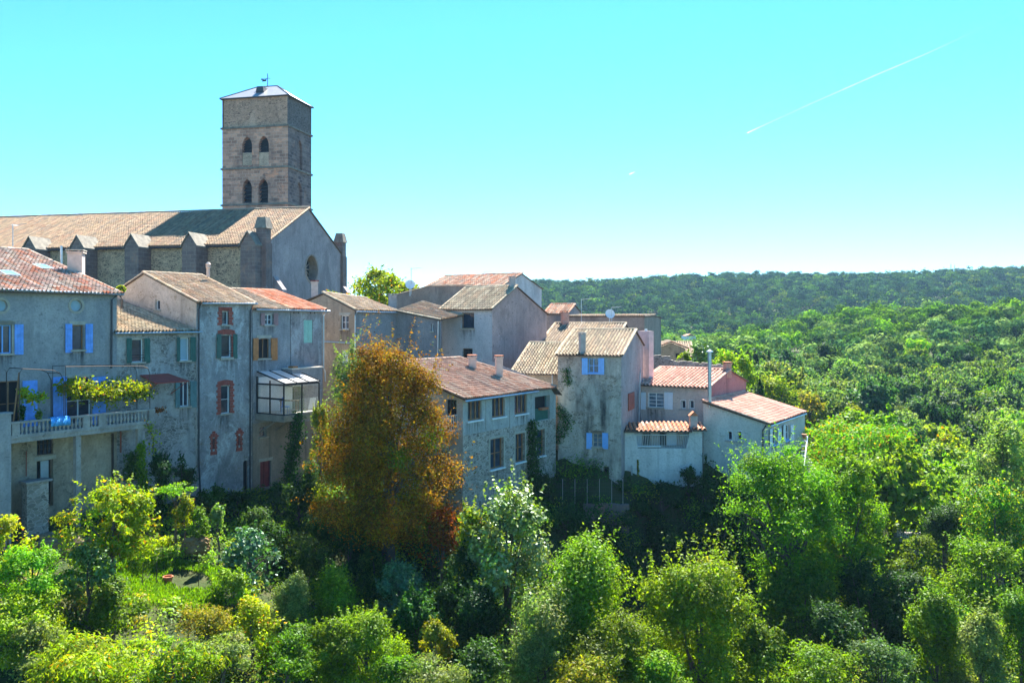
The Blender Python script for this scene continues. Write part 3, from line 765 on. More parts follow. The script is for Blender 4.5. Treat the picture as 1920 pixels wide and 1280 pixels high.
# --- tall house with brick window surrounds
f = rowfac(.08); h = House('house', 'tall narrow house with red brick window surrounds, one green shuttered window and two brick slits', f, 420, -11.6)
h.win(416, 583, 429, 609, 'white', 'glass', (0, 0), surround='brick', depth=.26)
h.win(414.5, 627, 434, 670, 'white', 'glass', (0, 0), sh=[(404.5, 413.5), (436, 443.6)], shm='green', surround='brick', arch='seg', rail=True, sillw=.14)
h.win(414, 722, 431, 775, 'white', 'glass', (0, 1), surround='brick', arch='seg')
h.win(456, 862, 466, 925, 'oldwood', 'dark', (0, 0), arch='round', sill=None, name='door')
for (a, b, y0, y1) in ((398, 403, 822, 842), (446, 451, 816, 835)):
    w = h.win(a, y0, b, y1, 'brick', 'dark', (0, 0), sill=None, fw=.01)
    mb = MB(); c = f.s((a+b)/2); za = f.z(a, y1+4); zt_ = f.z(a, y0)
    z = za
    i = 0
    while z < zt_+.05:
        wd = .26 if i % 2 else .2; f.box(mb, c-wd, c-.085, z, z+.13, -.06, .03); f.box(mb, c+.085, c+wd, z, z+.13, -.06, .03); z += .145; i += 1
    f.box(mb, c-.33, c+.33, z, z+.1, -.02, .06); f.box(mb, c-.22, c+.22, z+.1, z+.22, -.02, .05); f.box(mb, c-.1, c+.1, z+.22, z+.36, -.02, .045)
    f.box(mb, c-.24, c+.24, za-.22, za-.01, -.02, .025)
    mb.build('surround', M['brick'], w)
s0 = f.s(368.5); s1 = f.s(472.5); ze = f.z(420, 568)
prof = [(0, ze), (5.24, ze+1.85), (8.2, ze+.75)]
# side window in the left gable
fl = Fac.__new__(Fac); q = f.pt(s0, 0); fl.p0 = Vector((q.x, q.y)); fl.d = -f.n; fl.n = -f.d
lh = []
h.win(291, 562, 300, 581, 'white', 'glass', (0, 0), fac=fl, holes=lh, surround=None)
h.shell(s0, s1, prof, ['h3', 'h3side'], lholes=lh)
h.gable_roof(s0, s1, prof, 'tan', 'tile', back_tiles=True)
h.gutter(373, 569, 477, 569.5)
h.pipe([(374, 570), (371, 580), (371, 860), (374, 925)], 'darkpipe'); h.pipe([(473, 571), (468, 582), (467, 930)], 'darkpipe')
p = f.pt(f.s(368.5), 0, -5.2)
mb = MB(); c = Vector((p.x+3.1, p.y+2.6, ze+1.8)); mb.tube([c, c+Vector((0, 0, .55))], .12, 8); mb.lathe(c+Vector((0, 0, .55)), [(.1, 0), (.17, .1), (.15, .25), (.2, .3), (.06, .45)], 8)
mb.build('flue', M['chim'], h.roof)

# --- two joined houses right of it
f = rowfac(.0); h = House('house', 'narrow grey house with orange wooden shutters left of the mint shutter house', f, 508, -11.8)
h.win(496, 589, 511.5, 609, 'white', 'glass', (1, 1), sh=[(487, 495.3), (512, 520)], shm='mauve', shy=(587, 610))
h.win(484, 634, 505.5, 672, 'wood', 'dark', (1, 0), sh=[(472.8, 483.4), (507, 518)], shm='orange', shy=(633.5, 675), arch='seg', lintel='stone_trim')
h.win(487, 799, 500, 819, 'stone_trim', 'glass', (0, 0))
h.win(488, 864, 508, 913, 'redpaint', 'redpaint', (1, 0), sill=None, name='door', lintel='stone_trim')
s0 = f.s(473)+.02; s1 = f.s(544.3); ze = f.z(510, 580)
prof = [(0, ze), (5.0, ze+1.35), (8, ze+.4)]
h.shell(s0, s1, prof, ['h4a', 'h4a', 'h4low'], zsplit=(f.z(508, 790), 2)); h.gable_roof(s0, s1, prof, 'old', 'tile_old', ovs=.0, verge=False)
h.gutter(475, 580.5, 545, 582)
f = rowfac(.04); h = House('house', 'narrow mottled house with closed mint green shutters and orange roof tiles', f, 575, -11.8)
w = h.win(569.5, 600, 586, 642.5, 'mint', 'dark', (0, 0), sill=None, depth=.1)
s_a, s_b = f.s(569.5), f.s(586); z_a, z_b = f.z(578, 642), f.z(578, 600.5); cm = (s_a+s_b)/2
for (a, b) in ((s_a+.02, cm-.006), (cm+.006, s_b-.02)):
    mb = MB(); f.box(mb, a, b, z_a, z_b, -.08, -.02)
    for q in (.15, .5, .85): f.box(mb, a+.02, b-.02, z_a+(z_b-z_a)*q-.05, z_a+(z_b-z_a)*q+.05, -.02, .0)
    mb.build('shutter', M['mint'], w)
s0 = s1+.02; s1 = f.s(605)
h.shell(s0, s1, prof, ['h4b', 'h4b', 'h4low'], zsplit=(f.z(570, 790), 2)); h.gable_roof(s0, s1, prof, 'orange', 'tile_new', ovs=.1)
h.gutter(545, 582, 613, 583.5); h.pipe([(612, 584), (605, 592), (605, 690), (608, 698), (608, 715)], 'zinc')
for x in (551, 559, 582, 590):
    h.box('vent_hole', x-.8, 585, x+.8, 588, .0, .015, 'dark')
# terrace block under the mint shutters
ft = Fac(tuple(f.pt(0, 0, .9).xy), U)
a, b = ft.s(548), ft.s(604)
mb = MB(); zt_ = f.z(575, 689)
ft.box(mb, a, b, zt_-1.15, zt_, -.9, 0); ft.box(mb, a-.05, b+.06, zt_+.002, zt_+.08, -.9, .06, 1)
ft.box(mb, a+.1, a+.55, zt_+.08, zt_+.2, -.5, -.05, 2)
mb.build('terrace', [M['h5'], M['terr'], M['orange']], h.root)
f4 = f
# conservatory
fc = Fac(tuple(FR.pt(0, 0, 2.57).xy), U); sA = FR.s(481); w_ = 2.57; L = fc.s(592)-sA
c0 = Vector((*FR.pt(sA, 0).xy, 0))
U3 = Vector((U.x, U.y, 0)); V3 = Vector((V.x, V.y, 0))
zf, zt1, zt0 = -6.0, -4.1, -3.62
def cp(a, b, z): return c0+U3*a+V3*b+Vector((0, 0, z))
L = 3.0
con = empty('conservatory', cp(0, 0, zf), 'black framed glass conservatory with a sloping white panel roof on a balcony', 'conservatory')
def beam(mb, p, q, r=.05): mb.tube([p, q], r, 4)
mb = MB()
for (a, b) in ((0, .05), (0, w_/2), (0, w_), (L/2, w_), (L, w_), (L, .05)):
    zt_ = zt0+(zt1-zt0)*b/w_
    beam(mb, cp(a, b, zf), cp(a, b, zt_))
for a in (0, L/3, 2*L/3, L): beam(mb, cp(a, .05, zt0+.3), cp(a, w_+.1, zt1+.1), .05)
for (p, q) in (((0, w_, zt1), (L, w_, zt1)), ((0, .05, zt1), (0, w_, zt1)), ((L, .05, zt1), (L, w_, zt1)), ((0, 0.05, zf), (0, w_, zf)), ((0, w_, zf), (L, w_, zf)), ((0, .05, zf+1.0), (0, w_, zf+1.0)), ((0, w_, zt1+.1), (L, w_, zt1+.1))):
    beam(mb, cp(*p), cp(*q), .055)
mb.build('frame', M['black'], con)
for (q) in ([(0, .05, zf), (0, w_/2, zf), (0, w_/2, zt1), (0, .05, zt1)], [(0, w_/2, zf), (0, w_, zf), (0, w_, zt1), (0, w_/2, zt1)],
            [(0, w_, zf), (L/2, w_, zf), (L/2, w_, zt1), (0, w_, zt1)], [(L/2, w_, zf), (L, w_, zf), (L, w_, zt1), (L/2, w_, zt1)]):
    mb = MB(); mb.prism([cp(*p) for p in q], V3*.006 if q[0][1] == q[1][1] else U3*.006); mb.build('glass_pane', M['clear'], con)
mr, nt, out = newmat('milky_roof_panel'); k = N(nt); d = k.n('ShaderNodeBsdfDiffuse'); d.inputs[0].default_value = (.85, .85, .85, 1); t = k.n('ShaderNodeBsdfTranslucent'); t.inputs[0].default_value = (.95, .95, .95, 1)
mx = k.n('ShaderNodeMixShader'); mx.inputs[0].default_value = .55; k.l(d.outputs[0], mx.inputs[1]); k.l(t.outputs[0], mx.inputs[2]); k.l(mx.outputs[0], out.inputs[0])
for i in range(3):
    a, b = L*i/3+.05, L*(i+1)/3-.05
    mb = MB(); mb.face([cp(a, .05, zt0+.3), cp(b, .05, zt0+.3), cp(b, w_, zt1+.11), cp(a, w_, zt1+.11)]); mb.build('roof_panel', mr, con)
mb = MB()
for i in range(26): 
    a = L*(i+.5)/26; mb.tube([cp(a, w_-.1, zf), cp(a, w_-.1, zf+.95)], .012, 4)
for i in range(20):
    b = w_*(i+.5)/20; mb.tube([cp(.1, b, zf), cp(.1, b, zf+.95)], .012, 4)
mb.build('railing', M['white'], con)
mb = MB(); mb.box(cp(-.1, 0, zf-.42), U3*(L+.9), V3*(w_+.1), (0, 0, .40)); 
for a in (.2, 1.6): mb.tube([cp(a, .02, zf-1.3), cp(a, 1.6, zf-.42)], .06, 4)
mb.build('floor_slab', M['h4low'], con)
mb = MB(); mb.box(cp(.12, .02, zf), U3*(L-.1), V3*.06, (0, 0, 2.3)); mb.build('back_wall', M['white'], con)
mb = MB(); mb.box(cp(.1, .1, zf), U3*(L-.2), V3*(w_-.2), (0, 0, .02)); mb.build('floor', M['terr'], con)
mb = MB(); mb.cbox(cp(1.7, 1.2, zf+.74), .6, .4, .02); 
for sx in (-.5, .5):
    for sy in (-.3, .3): mb.cbox(cp(1.7, 1.2, zf+.36)+Vector((sx, sy, 0)), .03, .03, .36)
o = mb.build('table', M['wood']); tag(o, 'small yellowish wooden table inside the conservatory', 'table')
mb = MB(); c = cp(.8, 1.8, zf); mb.cbox(c+Vector((0, 0, .45)), .25, .25, .025); mb.cbox(c+Vector((-.2, .1, .75)), .03, .24, .28, .3)
for sx in (-.2, .2):
    for sy in (-.2, .2): mb.tube([c+Vector((sx, sy, 0)), c+Vector((sx, sy, .45))], .02, 4)
o = mb.build('chair', M['blue']); tag(o, 'blue garden chair inside the conservatory', 'chair')

# ------------------------------------------------------------------ church
g0 = Vector((-23.0, 80.0)); zc_e, zc_r = 7.25, 11.48; half = 8.54; Lc = 62
def cq(a, b, z):   # a along axis to the left, b across from near corner, z
    q = g0+AX*a+G*b; return Vector((q.x, q.y, z))
ch = empty('church', cq(15, half, -6), 'large stone church nave with a long tiled roof, buttresses and a rendered gable', 'church')
mb = MB()
fs = Fac((g0.x, g0.y), -AX); fs.d = AX.copy()
wallface(mb, fs, [(0, -7), (Lc, -7), (Lc, zc_e), (0, zc_e)], [], m=0)
fg = Fac((g0.x, g0.y), G); 
oc = loop(fg.s(573), fg.s(595), 0, 1, 'circle'); zo1, zo0 = fg.z(584, 479), fg.z(584, 529)
oc = [(a, zo0+(zo1-zo0)*b) for a, b in oc]
W2 = 2*half+.3
wallface(mb, fg, [(0, -7), (W2, -7), (W2, zc_e-.1), (half, zc_r), (0, zc_e)], [oc], 1.1, m=1, mr=2)
mb.face([cq(0, W2, -7), cq(Lc, W2, -7), cq(Lc, W2, zc_e), cq(0, W2, zc_e)], 0)
mb.face([cq(Lc, 0, -7), cq(Lc, W2, -7), cq(Lc, W2, zc_e), cq(Lc, half, zc_r), cq(Lc, 0, zc_e)], 0)
mb.build('wall', [M['church'], M['gable'], M['brown']], ch)
mb = MB(); mb.face([fg.pt(a, b, -.95) for a, b in oc]); ow = mb.build('rose_window', M['dark'], ch)
mb = MB(); oc2 = [(sum(q[0] for q in oc)/20+(a-sum(q[0] for q in oc)/20)*1.14, (zo0+zo1)/2+(b-(zo0+zo1)/2)*1.10) for a, b in oc]
for i in range(20):
    j = (i+1) % 20
    mb.face([fg.pt(*oc2[i], .06), fg.pt(*oc2[j], .06), fg.pt(*oc[j], .06), fg.pt(*oc[i], .06)]); mb.face([fg.pt(*oc2[i], 0), fg.pt(*oc2[j], 0), fg.pt(*oc2[j], .06), fg.pt(*oc2[i], .06)])
for i in range(6):
    a = math.pi*i/6; cs = sum(q[0] for q in oc)/20; cz = (zo0+zo1)/2; rr = (zo1-zo0)/2
    mb.tube([fg.pt(cs-rr*.95*math.cos(a), cz-rr*.95*math.sin(a), -.8), fg.pt(cs+rr*.95*math.cos(a), cz+rr*.95*math.sin(a), -.8)], .07, 4)
mb.build('tracery', M['brown'], ow)
mb = MB(); sl = (zc_r-zc_e)/half
A = cq(Lc, -.4, zc_e-.4*sl+.08); B = cq(-.15, -.4, zc_e-.4*sl+.08); C = cq(-.15, half, zc_r+.08); D = cq(Lc, half, zc_r+.08)
slab(mb, [A, B, C, D], .12); tiles(mb, A, B, C, D, 'church', w=.27, row=.42)
E = cq(-.15, W2+.4, zc_e-.3); F_ = cq(Lc, W2+.4, zc_e-.3); slab(mb, [D, C, E, F_], .12)
ridge(mb, D+Vector((0, 0, .1)), C+Vector((0, 0, .1)), 'old', .14); ridge(mb, B+Vector((0, 0, .06)), C+Vector((0, 0, .06)), 'tan', .12)
mb.build('roof', [M['tile_old'], M['deck']], ch)
mb = MB(); mb.tube([cq(0, -.42, zc_e-.3), cq(Lc, -.42, zc_e-.3)], .07, 6); mb.build('gutter', M['darkpipe'], ch)
def gabled_pier(name, a0, w, proj, ztop, zg, mat, capm):
    """buttress against the long wall: body and a pitched coping running back to the roof"""
    mb = MB(); a1 = a0+w; am = (a0+a1)/2
    f_ = Fac.__new__(Fac); q = cq(0, -proj, 0); f_.p0 = Vector((q.x, q.y)); f_.d = AX; f_.n = -G
    wallface(mb, f_, [(a0, -7), (a1, -7), (a1, ztop), (am, zg), (a0, ztop)])
    for aa, nn in ((a0, -AX), (a1, AX)):
        f2 = Fac.__new__(Fac); q = cq(aa, -proj, 0); f2.p0 = Vector((q.x, q.y)); f2.d = G; f2.n = nn
        wallface(mb, f2, [(0, -7), (proj, -7), (proj, ztop), (0, ztop)])
    b = mb.build(name, M[mat], ch)
    mb = MB(); o_ = .12
    for aa, bb in ((a0-o_, am), (am, a1+o_)):
        za, zb_ = (ztop-.08, zg+.05) if aa < am-.01 else (zg+.05, ztop-.08)
        q = [cq(aa, -proj-o_, za), cq(bb, -proj-o_, zb_), cq(bb, .7, zb_), cq(aa, .7, za)]
        mb.prism(q, (0, 0, .14))
    mb.build('coping', M[capm], b)
for px in (68, 157, 258, 365, 474):
    fx = Fac.__new__(Fac); q = cq(0, -1.0, 0); fx.p0 = Vector((q.x, q.y)); fx.d = AX; fx.n = -G
    a = fx.s(px)
    gabled_pier('buttress', a-.75, 1.5, 1.9, 6.9, 8.05, 'buttress', 'lichen')
# corner turrets
for (a0, b0, w, zt_, zb_) in ((-.35, -.75, 1.15, 9.45, 7.2), (-.3, W2-.9, 1.1, 9.65, 7.2)):
    mb = MB(); A2 = Vector((AX.x, AX.y, 0)); G2 = Vector((G.x, G.y, 0))
    mb.box(cq(a0, b0, -7), A2*w, G2*w, (0, 0, 7+zb_), 0)
    mb.box(cq(a0+.08, b0+.08, zb_), A2*(w-.16), G2*(w-.16), (0, 0, zt_-zb_-.9), 0)
    c = [cq(a0-.06, b0-.06, zt_-.9), cq(a0+w+.06, b0-.06, zt_-.9), cq(a0+w+.06, b0+w+.06, zt_-.9), cq(a0-.06, b0+w+.06, zt_-.9)]
    t = [cq(a0+.16, b0+.16, zt_+.15), cq(a0+w-.16, b0+.16, zt_+.15), cq(a0+w-.16, b0+w-.16, zt_+.15), cq(a0+.16, b0+w-.16, zt_+.15)]
    mb.hexa(c, t, 1); mb.build('corner_turret', [M['buttress'], M['lichen']], ch)
for b0 in (1.2, W2-.9):      # small stepped buttress feet on the gable
    mb = MB(); q = [cq(-.0, b0, -7), cq(-1.0, b0, -7), cq(-1.0, b0, 2.9), cq(0, b0, 4.2)]
    mb.prism(q, Vector((G.x, G.y, 0))*.8); mb.build('gable_foot', M['gable'], ch)
# bell tower
t0 = Vector((-25.6, 97.5))
def tq(a, b, z):
    q = t0+AX*a+G*b; return Vector((q.x, q.y, z))
TW, TD = 8.35, 5.9
tw = empty('bell_tower', tq(TW/2, TD/2, 0), 'tall square stone bell tower with paired pointed openings rising behind the church roof', 'bell tower')
ffr = Fac((t0.x, t0.y), AX); ffs = Fac((t0.x, t0.y), G)
zs = [8.0, ffr.z(540, 382), ffr.z(540, 313), ffr.z(540, 235.5), ffr.z(538, 178)]
mb = MB(); fh1, fh2, sh1, sh2 = [], [], [], []
def lp(fac, x0, y0, x1, y1, arch): 
    a, b = sorted((fac.s(x0), fac.s(x1))); xm = (x0+x1)/2
    return loop(a, b, fac.z(xm, y1), fac.z(xm, y0), arch)
fh2 += [lp(ffr, 454, 256, 472.5, 310, 'point'), lp(ffr, 485, 254.5, 504, 310, 'point')]
fh1 += [lp(ffr, 454.5, 336, 472, 381, 'point'), lp(ffr, 484.5, 334.5, 502.5, 380.5, 'point')]
sh2 += [lp(ffs, 557.5, 263, 567, 318, 'point')]; sh1 += [lp(ffs, 556, 341, 566.5, 386, 'point')]
def R(a0, a1, z0, z1): return [(a0, z0), (a1, z0), (a1, z1), (a0, z1)]
ins = .0
wallface(mb, ffr, R(0, TW, zs[0], zs[1]), [], m=0)
wallface(mb, ffr, R(0, TW, zs[1], zs[2]), fh1, .9, m=0)
wallface(mb, ffr, R(0, TW, zs[2], zs[3]), fh2, .9, m=0)
wallface(mb, ffr, R(.12, TW-.12, zs[3], zs[4]), [], m=1, off=-.1)
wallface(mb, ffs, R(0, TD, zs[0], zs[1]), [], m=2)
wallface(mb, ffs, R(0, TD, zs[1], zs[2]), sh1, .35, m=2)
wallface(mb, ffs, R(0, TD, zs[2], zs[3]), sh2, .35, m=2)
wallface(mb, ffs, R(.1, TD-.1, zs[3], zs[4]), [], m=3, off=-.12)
mb.face([tq(TW, 0, 8), tq(TW, TD, 8), tq(TW, TD, zs[4]), tq(TW, 0, zs[4])], 0); mb.face([tq(0, TD, 8), tq(TW, TD, 8), tq(TW, TD, zs[4]), tq(0, TD, zs[4])], 2)
M['tower_rub2'] = plaster('tower_rubble_shaded', (.14, .125, .11), (.19, .165, .145), streak=.3, stone=.9, stone_c=((.16, .13, .11), (.08, .07, .065)), seed=28)  # dark copy of the top stage rubble, its side's shade put into the colour
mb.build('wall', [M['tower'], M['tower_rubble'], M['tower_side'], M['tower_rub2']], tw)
for (hs, fac, dp, mt, nm) in ((fh1, ffr, .75, 'dark', 'bell_opening'), (fh2, ffr, .75, 'dark', 'bell_opening'), (sh1, ffs, .3, 'buttress', 'blind_arch'), (sh2, ffs, .3, 'buttress', 'blind_arch')):
    for q in hs:
        mb = MB(); mb.face([fac.pt(a, b, -dp) for a, b in q], 0, [(a, b) for a, b in q]); o = mb.build(nm, M[mt], tw)
        if mt == 'dark':
            a0, a1 = q[0][0], q[1][0]; z0 = q[0][1]; z1 = max(b for a, b in q)
            mb = MB()
            if hs is fh2:
                zi = z0+(z1-z0)*.44
                fac.box(mb, a0+.002, a1-.002, z0, zi, -.5, -.08); mb.build('infill', M['tanstone'], o)
                lo_ = zi
            else: lo_ = z0
            mb = MB()
            for i in range(5):
                zz = lo_+(z1-lo_)*(.03+.16*i)
                mb.prism([fac.pt(a0+.02, zz, -.3), fac.pt(a1-.02, zz, -.3), fac.pt(a1-.02, zz+.42, -.72), fac.pt(a0+.02, zz+.42, -.72)], (0, 0, .04))
            mb.build('louvre', M['darkpipe'], o)
for z in zs[1:4]:
    mb = MB(); o_ = .16
    mb.box(tq(-o_, -o_, z-.06), Vector((AX.x, AX.y, 0))*(TW+2*o_), Vector((G.x, G.y, 0))*(TD+2*o_), (0, 0, .2)); mb.build('string_course', M['lichen'], tw)
mb = MB(); o_ = .22; ze = zs[4]
c = [tq(-o_, -o_, ze), tq(TW+o_, -o_, ze), tq(TW+o_, TD+o_, ze), tq(-o_, TD+o_, ze)]
r0, r1 = tq(2.9, TD/2, ze+2.0), tq(TW-2.9, TD/2, ze+2.0)
mb.prism([q-Vector((0, 0, .1)) for q in c], (0, 0, .1), 1)
mb.face([c[0], c[1], r1, r0]); mb.face([c[3], c[0], r0]); mb.face([c[2], c[3], r0, r1]); mb.face([c[1], c[2], r1])
for (a, b) in ((c[0], r0), (c[1], r1), (r0, r1), (c[3], r0)): mb.tube([a, b], .07, 5, 1)
def slate_mat():
    m, nt, out = newmat('slate_courses'); k = N(nt); tc = k.n('ShaderNodeTexCoord').outputs['Object']
    w = k.n('ShaderNodeTexWave', wave_type='BANDS', bands_direction='Z', wave_profile='SAW'); w.inputs['Scale'].default_value = 2.6; k.l(tc, w.inputs['Vector'])
    n = k.noise(k.scale(tc, (3, 3, 9)), 1, 5, .7)
    col = k.mix(k.ramp(n, .3, .7), (.17, .18, .20), (.27, .28, .30)); col = k.mix(k.math('MULTIPLY', k.ramp(w.outputs['Fac'], .8, 1), .6), col, (.08, .08, .09))
    b = k.n('ShaderNodeBsdfPrincipled', _Roughness=.5); k.l(col, b.inputs['Base Color']); k.l(b.outputs[0], out.inputs[0]); return m
rf = mb.build('roof', [slate_mat(), M['darkpipe']], tw)
q = (c[0]*.32+c[1]*.30+r0*.2+r1*.18); mb = MB()
mb.prism([q+Vector((-.5, -.1, 0)), q+Vector((.5, -.2, 0)), q+Vector((.35, -.15, .7)), q+Vector((-.35, -.05, .7))], Vector((G.x, G.y, 0))*1.4); mb.build('dormer', M['darkpipe'], rf)
q = (r0+r1)/2; mb = MB(); mb.tube([q, q+Vector((0, 0, 1.5))], .045, 6); mb.tube([q+Vector((-.55, 0, .95)), q+Vector((.35, 0, .95))], .03, 4)
mb.build('weather_vane', M['black'], tw); 
mb = MB(); w0 = q+Vector((-.45, 0, .72)); mb.prism([w0+Vector((x*.85, 0, z*.85)) for x, z in ((-.45, -.05), (-.2, .1), (-.25, -.2), (.05, -.15), (.3, -.15), (.4, .25), (.15, .1), (-.1, .15), (-.3, .3))], (0, .03, 0)); mb.build('vane_bird', M['black'], tw)

# ------------------------------------------------------------------ middle houses
# house 5: ochre gable, grey wall, two roof slopes
c5 = Vector((-11.8, 64.0))
fa = Fac((c5.x, c5.y), -V)
h = House('house', 'brown house with a cream casement window in its ochre gable behind the autumn tree', fa, 640, -11, )
h.win(639, 591, 654, 617, 'white', 'glass', (1, 1), fac=fa, lintel='stone_trim')
h.win(640, 657, 652, 685, 'white', 'shwhite', (0, 0), fac=fa, sill=None)
zcor = fa.z(667, 582); s_pk = fa.s(607); zpk = fa.z(607, 552)
fb5 = Fac((c5.x, c5.y), U); sB = fb5.s(745); qB = fb5.pt(sB, 0)
fc5 = Fac((qB.x, qB.y), V); sC = fc5.s(828)
zB = fb5.z(745, 584); zC = fc5.z(828, 601)
mb = MB()
wallface(mb, fa, [(0, -11), (0, zcor), (s_pk, zpk), (s_pk+2.5, zpk-.8), (s_pk+2.5, -11)], h.holes, .2, 0)
wallface(mb, fb5, [(0, -11), (sB, -11), (sB, zB), (0, zcor)], [], .2, 1)
hc = []; h.win(808.5, 607, 812.5, 621, 'white', 'glass', (0, 0), fac=fc5, holes=hc)
wallface(mb, fc5, [(0, -11), (sC, -11), (sC, zC), (0, zB)], hc, .2, 1)
h.wall = mb.build('wall', [M['h5a'], M['h5']], h.root)
e3 = Vector((0, 0, .08))
A = fa.pt(-.25, zcor-.1, .15)+e3; B = fb5.pt(sB+.1, zB-.1, .25)+e3; Dp = fa.pt(s_pk, zpk, .15)+e3
Cp = Vector((qB.x, qB.y, 0))-V3*s_pk; Cp = Vector((Cp.x, Cp.y, (HY-563)/F*Cp.y))+e3
mb = MB(); slab(mb, [A, B, Cp, Dp]); tiles(mb, A, B, Cp, Dp, 'tan')
A2 = fc5.pt(sC+.15, zC-.05, .3)+e3
q = fc5.pt(sC+.15, 0, -3.2); C2 = Vector((q.x, q.y, (HY-590)/F*q.y))
q = fc5.pt(-.3, 0, -3.6); D2 = Vector((q.x, q.y, (HY-565)/F*q.y))
q = fc5.pt(0, 0, .3); B2 = Vector((q.x, q.y, zB+.03))
slab(mb, [B2, A2, C2, D2]); tiles(mb, A2, C2, D2, B2, 'tan', w=.22)
slab(mb, [Dp, Cp, Cp-V3*3+Vector((0, 0, -.8)), Dp-V3*3+Vector((0, 0, -.8))])
ridge(mb, A+e3, Dp+e3, 'cream', .1); ridge(mb, Dp+e3, Cp+e3, 'tan'); ridge(mb, B2+e3*.6, A2+e3*.6, 'cream', .09)
h.roof = mb.build('roof', [M['tile_old'], M['deck']], h.root)
mb = MB(); mb.tube([A-e3*.8+V3*.1, B-e3*.8], .06, 6); mb.build('gutter', M['zinc'], h.root)
h.pipe([(668, 585), (664, 592), (664, 690)], 'zinc', fac=fb5, off=.1); h.pipe([(823, 602), (822, 690)], 'zinc', fac=fc5, off=.1)
mb = MB(); mb.tube([fa.pt(*fa.sz(604, 640), .15), fa.pt(*fa.sz(660, 643), .15)], .06, 6); mb.build('gutter', M['zinc'], h.root)
chimney(P(588.5, 566, 68), .62, .62, (HY-527)/F*68, 'chim', h.roof, 'brick')
chimney(P(735, 572, 71), .75, .6, (HY-552)/F*71, 'chimg', h.roof, 'chimg')
# house E: bare grey gable end wall behind
fe = Fac(tuple(P(808, 535, 74).xy), V); 
h = House('house', 'bare grey house end wall with a sloping top edge behind the brown house', fe, 810, -9)
mb = MB(); ol = [fe.sz(735, 560), fe.sz(745, 553), fe.sz(808, 536.5), fe.sz(885, 535)]
ol = [(ol[0][0], -9)]+ol+[(ol[-1][0], -9)]
wallface(mb, fe, ol[::-1] if False else ol, [], .2)
for i in range(1, 4):
    a, b = ol[i], ol[i+1]; mb.face([fe.pt(*a), fe.pt(*b), fe.pt(b[0], b[1]-.5, -6), fe.pt(a[0], a[1]-.5, -6)], 1)
mb.build('wall', [M['brown'], M['deck']], h.root)
mb = MB()
for i in range(1, 4): ridge(mb, fe.pt(*ol[i])+Vector((0, 0, .02)), fe.pt(*ol[i+1])+Vector((0, 0, .02)), 'old', .1)
mb.build('coping', M['tile_old'], h.root)
# house F: wide tiled roof, white gable to the right
pf = P(941, 537, 84); ff_ = Fac((pf.x, pf.y), V)
h = House('house', 'house with a wide reddish tiled roof and white gable standing highest behind the others', ff_, 900, -9)
s0, s1 = ff_.s(797), 0; ze = pf.z
prof = [(0, ze), (3.6, ze+1.35), (7.5, ze)]
h.shell(s0, s1, prof, ['brown', 'lwall']); h.gable_roof(s0, s1, prof, 'mixed', 'tile', w=.25)
# house 6
c6 = P(923, 578, 66); f6 = Fac((c6.x, c6.y), V)
h = House('house', 'pale grey house with two dark windows and a tall dirty pink gable', f6, 880, -9)
h.win(865, 586, 889, 616, 'oldwood', 'glass', (0, 0), surround=None, sw=.07, fw=.09)
h.win(867, 653, 886, 682, 'oldwood', 'dark', (0, 0), bars='iron', sill=None)
s0, s1 = f6.s(829), 0; ze = .87
prof = [(0, ze), (3.4, 2.66), (8.15, .5)]
h.shell(s0, s1, prof, ['h6', 'h6s']); h.gable_roof(s0, s1, prof, 'cream', 'tile', w=.235, ovf=.25)
h.pipe([(826, 590), (826, 690)], 'zinc')
A, B, C, D = h.rp; q = C+(D-C)*.1; chimney(q+Vector((0, -.3, 0)), .5, .5, q.z+.75, 'chimg', h.roof, 'chimg')
H6 = h
# house 7
c7 = Vector((-2.875, 50.0)); f7 = Fac((c7.x, c7.y), U); f7l = Fac((c7.x, c7.y), -V)
h = House('house', 'greenish grey house with three brown wooden triple windows above a rubble stone ground floor', f7, 940, -13)
for (x0, y0, x1, y1) in ((877, 748, 903, 788), (922.5, 743, 947, 782), (965, 738.5, 988.5, 776)):
    h.win(x0, y0, x1, y1, 'wood', 'glass', (2, 0), fw=.1, sill='white')
h.win(1003, 742, 1031, 787, 'greygreen', 'dark', (0, 0), sill=None, depth=.5, name='loggia')
h.win(919, 821, 944, 878, 'wood', 'glass', (1, 1), sill='white', depth=.3, fw=.08, surround='stone_trim')
h.win(966, 812, 984, 866, 'wood', 'glass', (1, 1), sill='white', depth=.3, fw=.08, surround='stone_trim')
h.win(1006, 805, 1021, 855, 'wood', 'glass', (0, 1), sill='white', depth=.3, fw=.08, surround='stone_trim')
ze = -4.6; sR = f7.s(1042)
prof = [(0, ze), (6, ze+1.8), (6.2, ze+1.8)]
lh = []
fl = Fac.__new__(Fac); fl.p0 = c7.copy(); fl.d = -f7.n; fl.n = -f7.d
h.win(837, 749, 856, 806, 'iron', 'glass', (2, 4), fac=fl, holes=lh, sill=None, fw=.03, name='door')
h.shell(0, sR, prof, ['h7', 'h7', 'h7low'], zsplit=(f7.z(940, 803), 2), depth=.3, lholes=lh)
mb = MB(); sl = .3
A = f7.pt(-.35, ze-.4*sl+.1, .4); B = f7.pt(f7.s(1034), ze-.4*sl+.1, .4); D = f7.pt(-.35, ze+1.9, -6); C = f7.pt(f7.s(1034), ze+1.9, -6)
top = f7.pt(7.7, ze+1.9, -6)
tiles(mb, A, B, C, D, 'brown', w=.215, clip=[(B, top)])
slab(mb, [A, B, top, D]); slab(mb, [B+Vector((0, 0, -.02)), top+Vector((0, 0, -.02)), top+Vector((1.2, .6, -1.6)), B+Vector((.4, .4, -.5))])
ridge(mb, D+e3, top+e3, 'brown'); ridge(mb, top+e3, B+e3, 'brown', .1); ridge(mb, A+e3, D+e3, 'brown', .1)
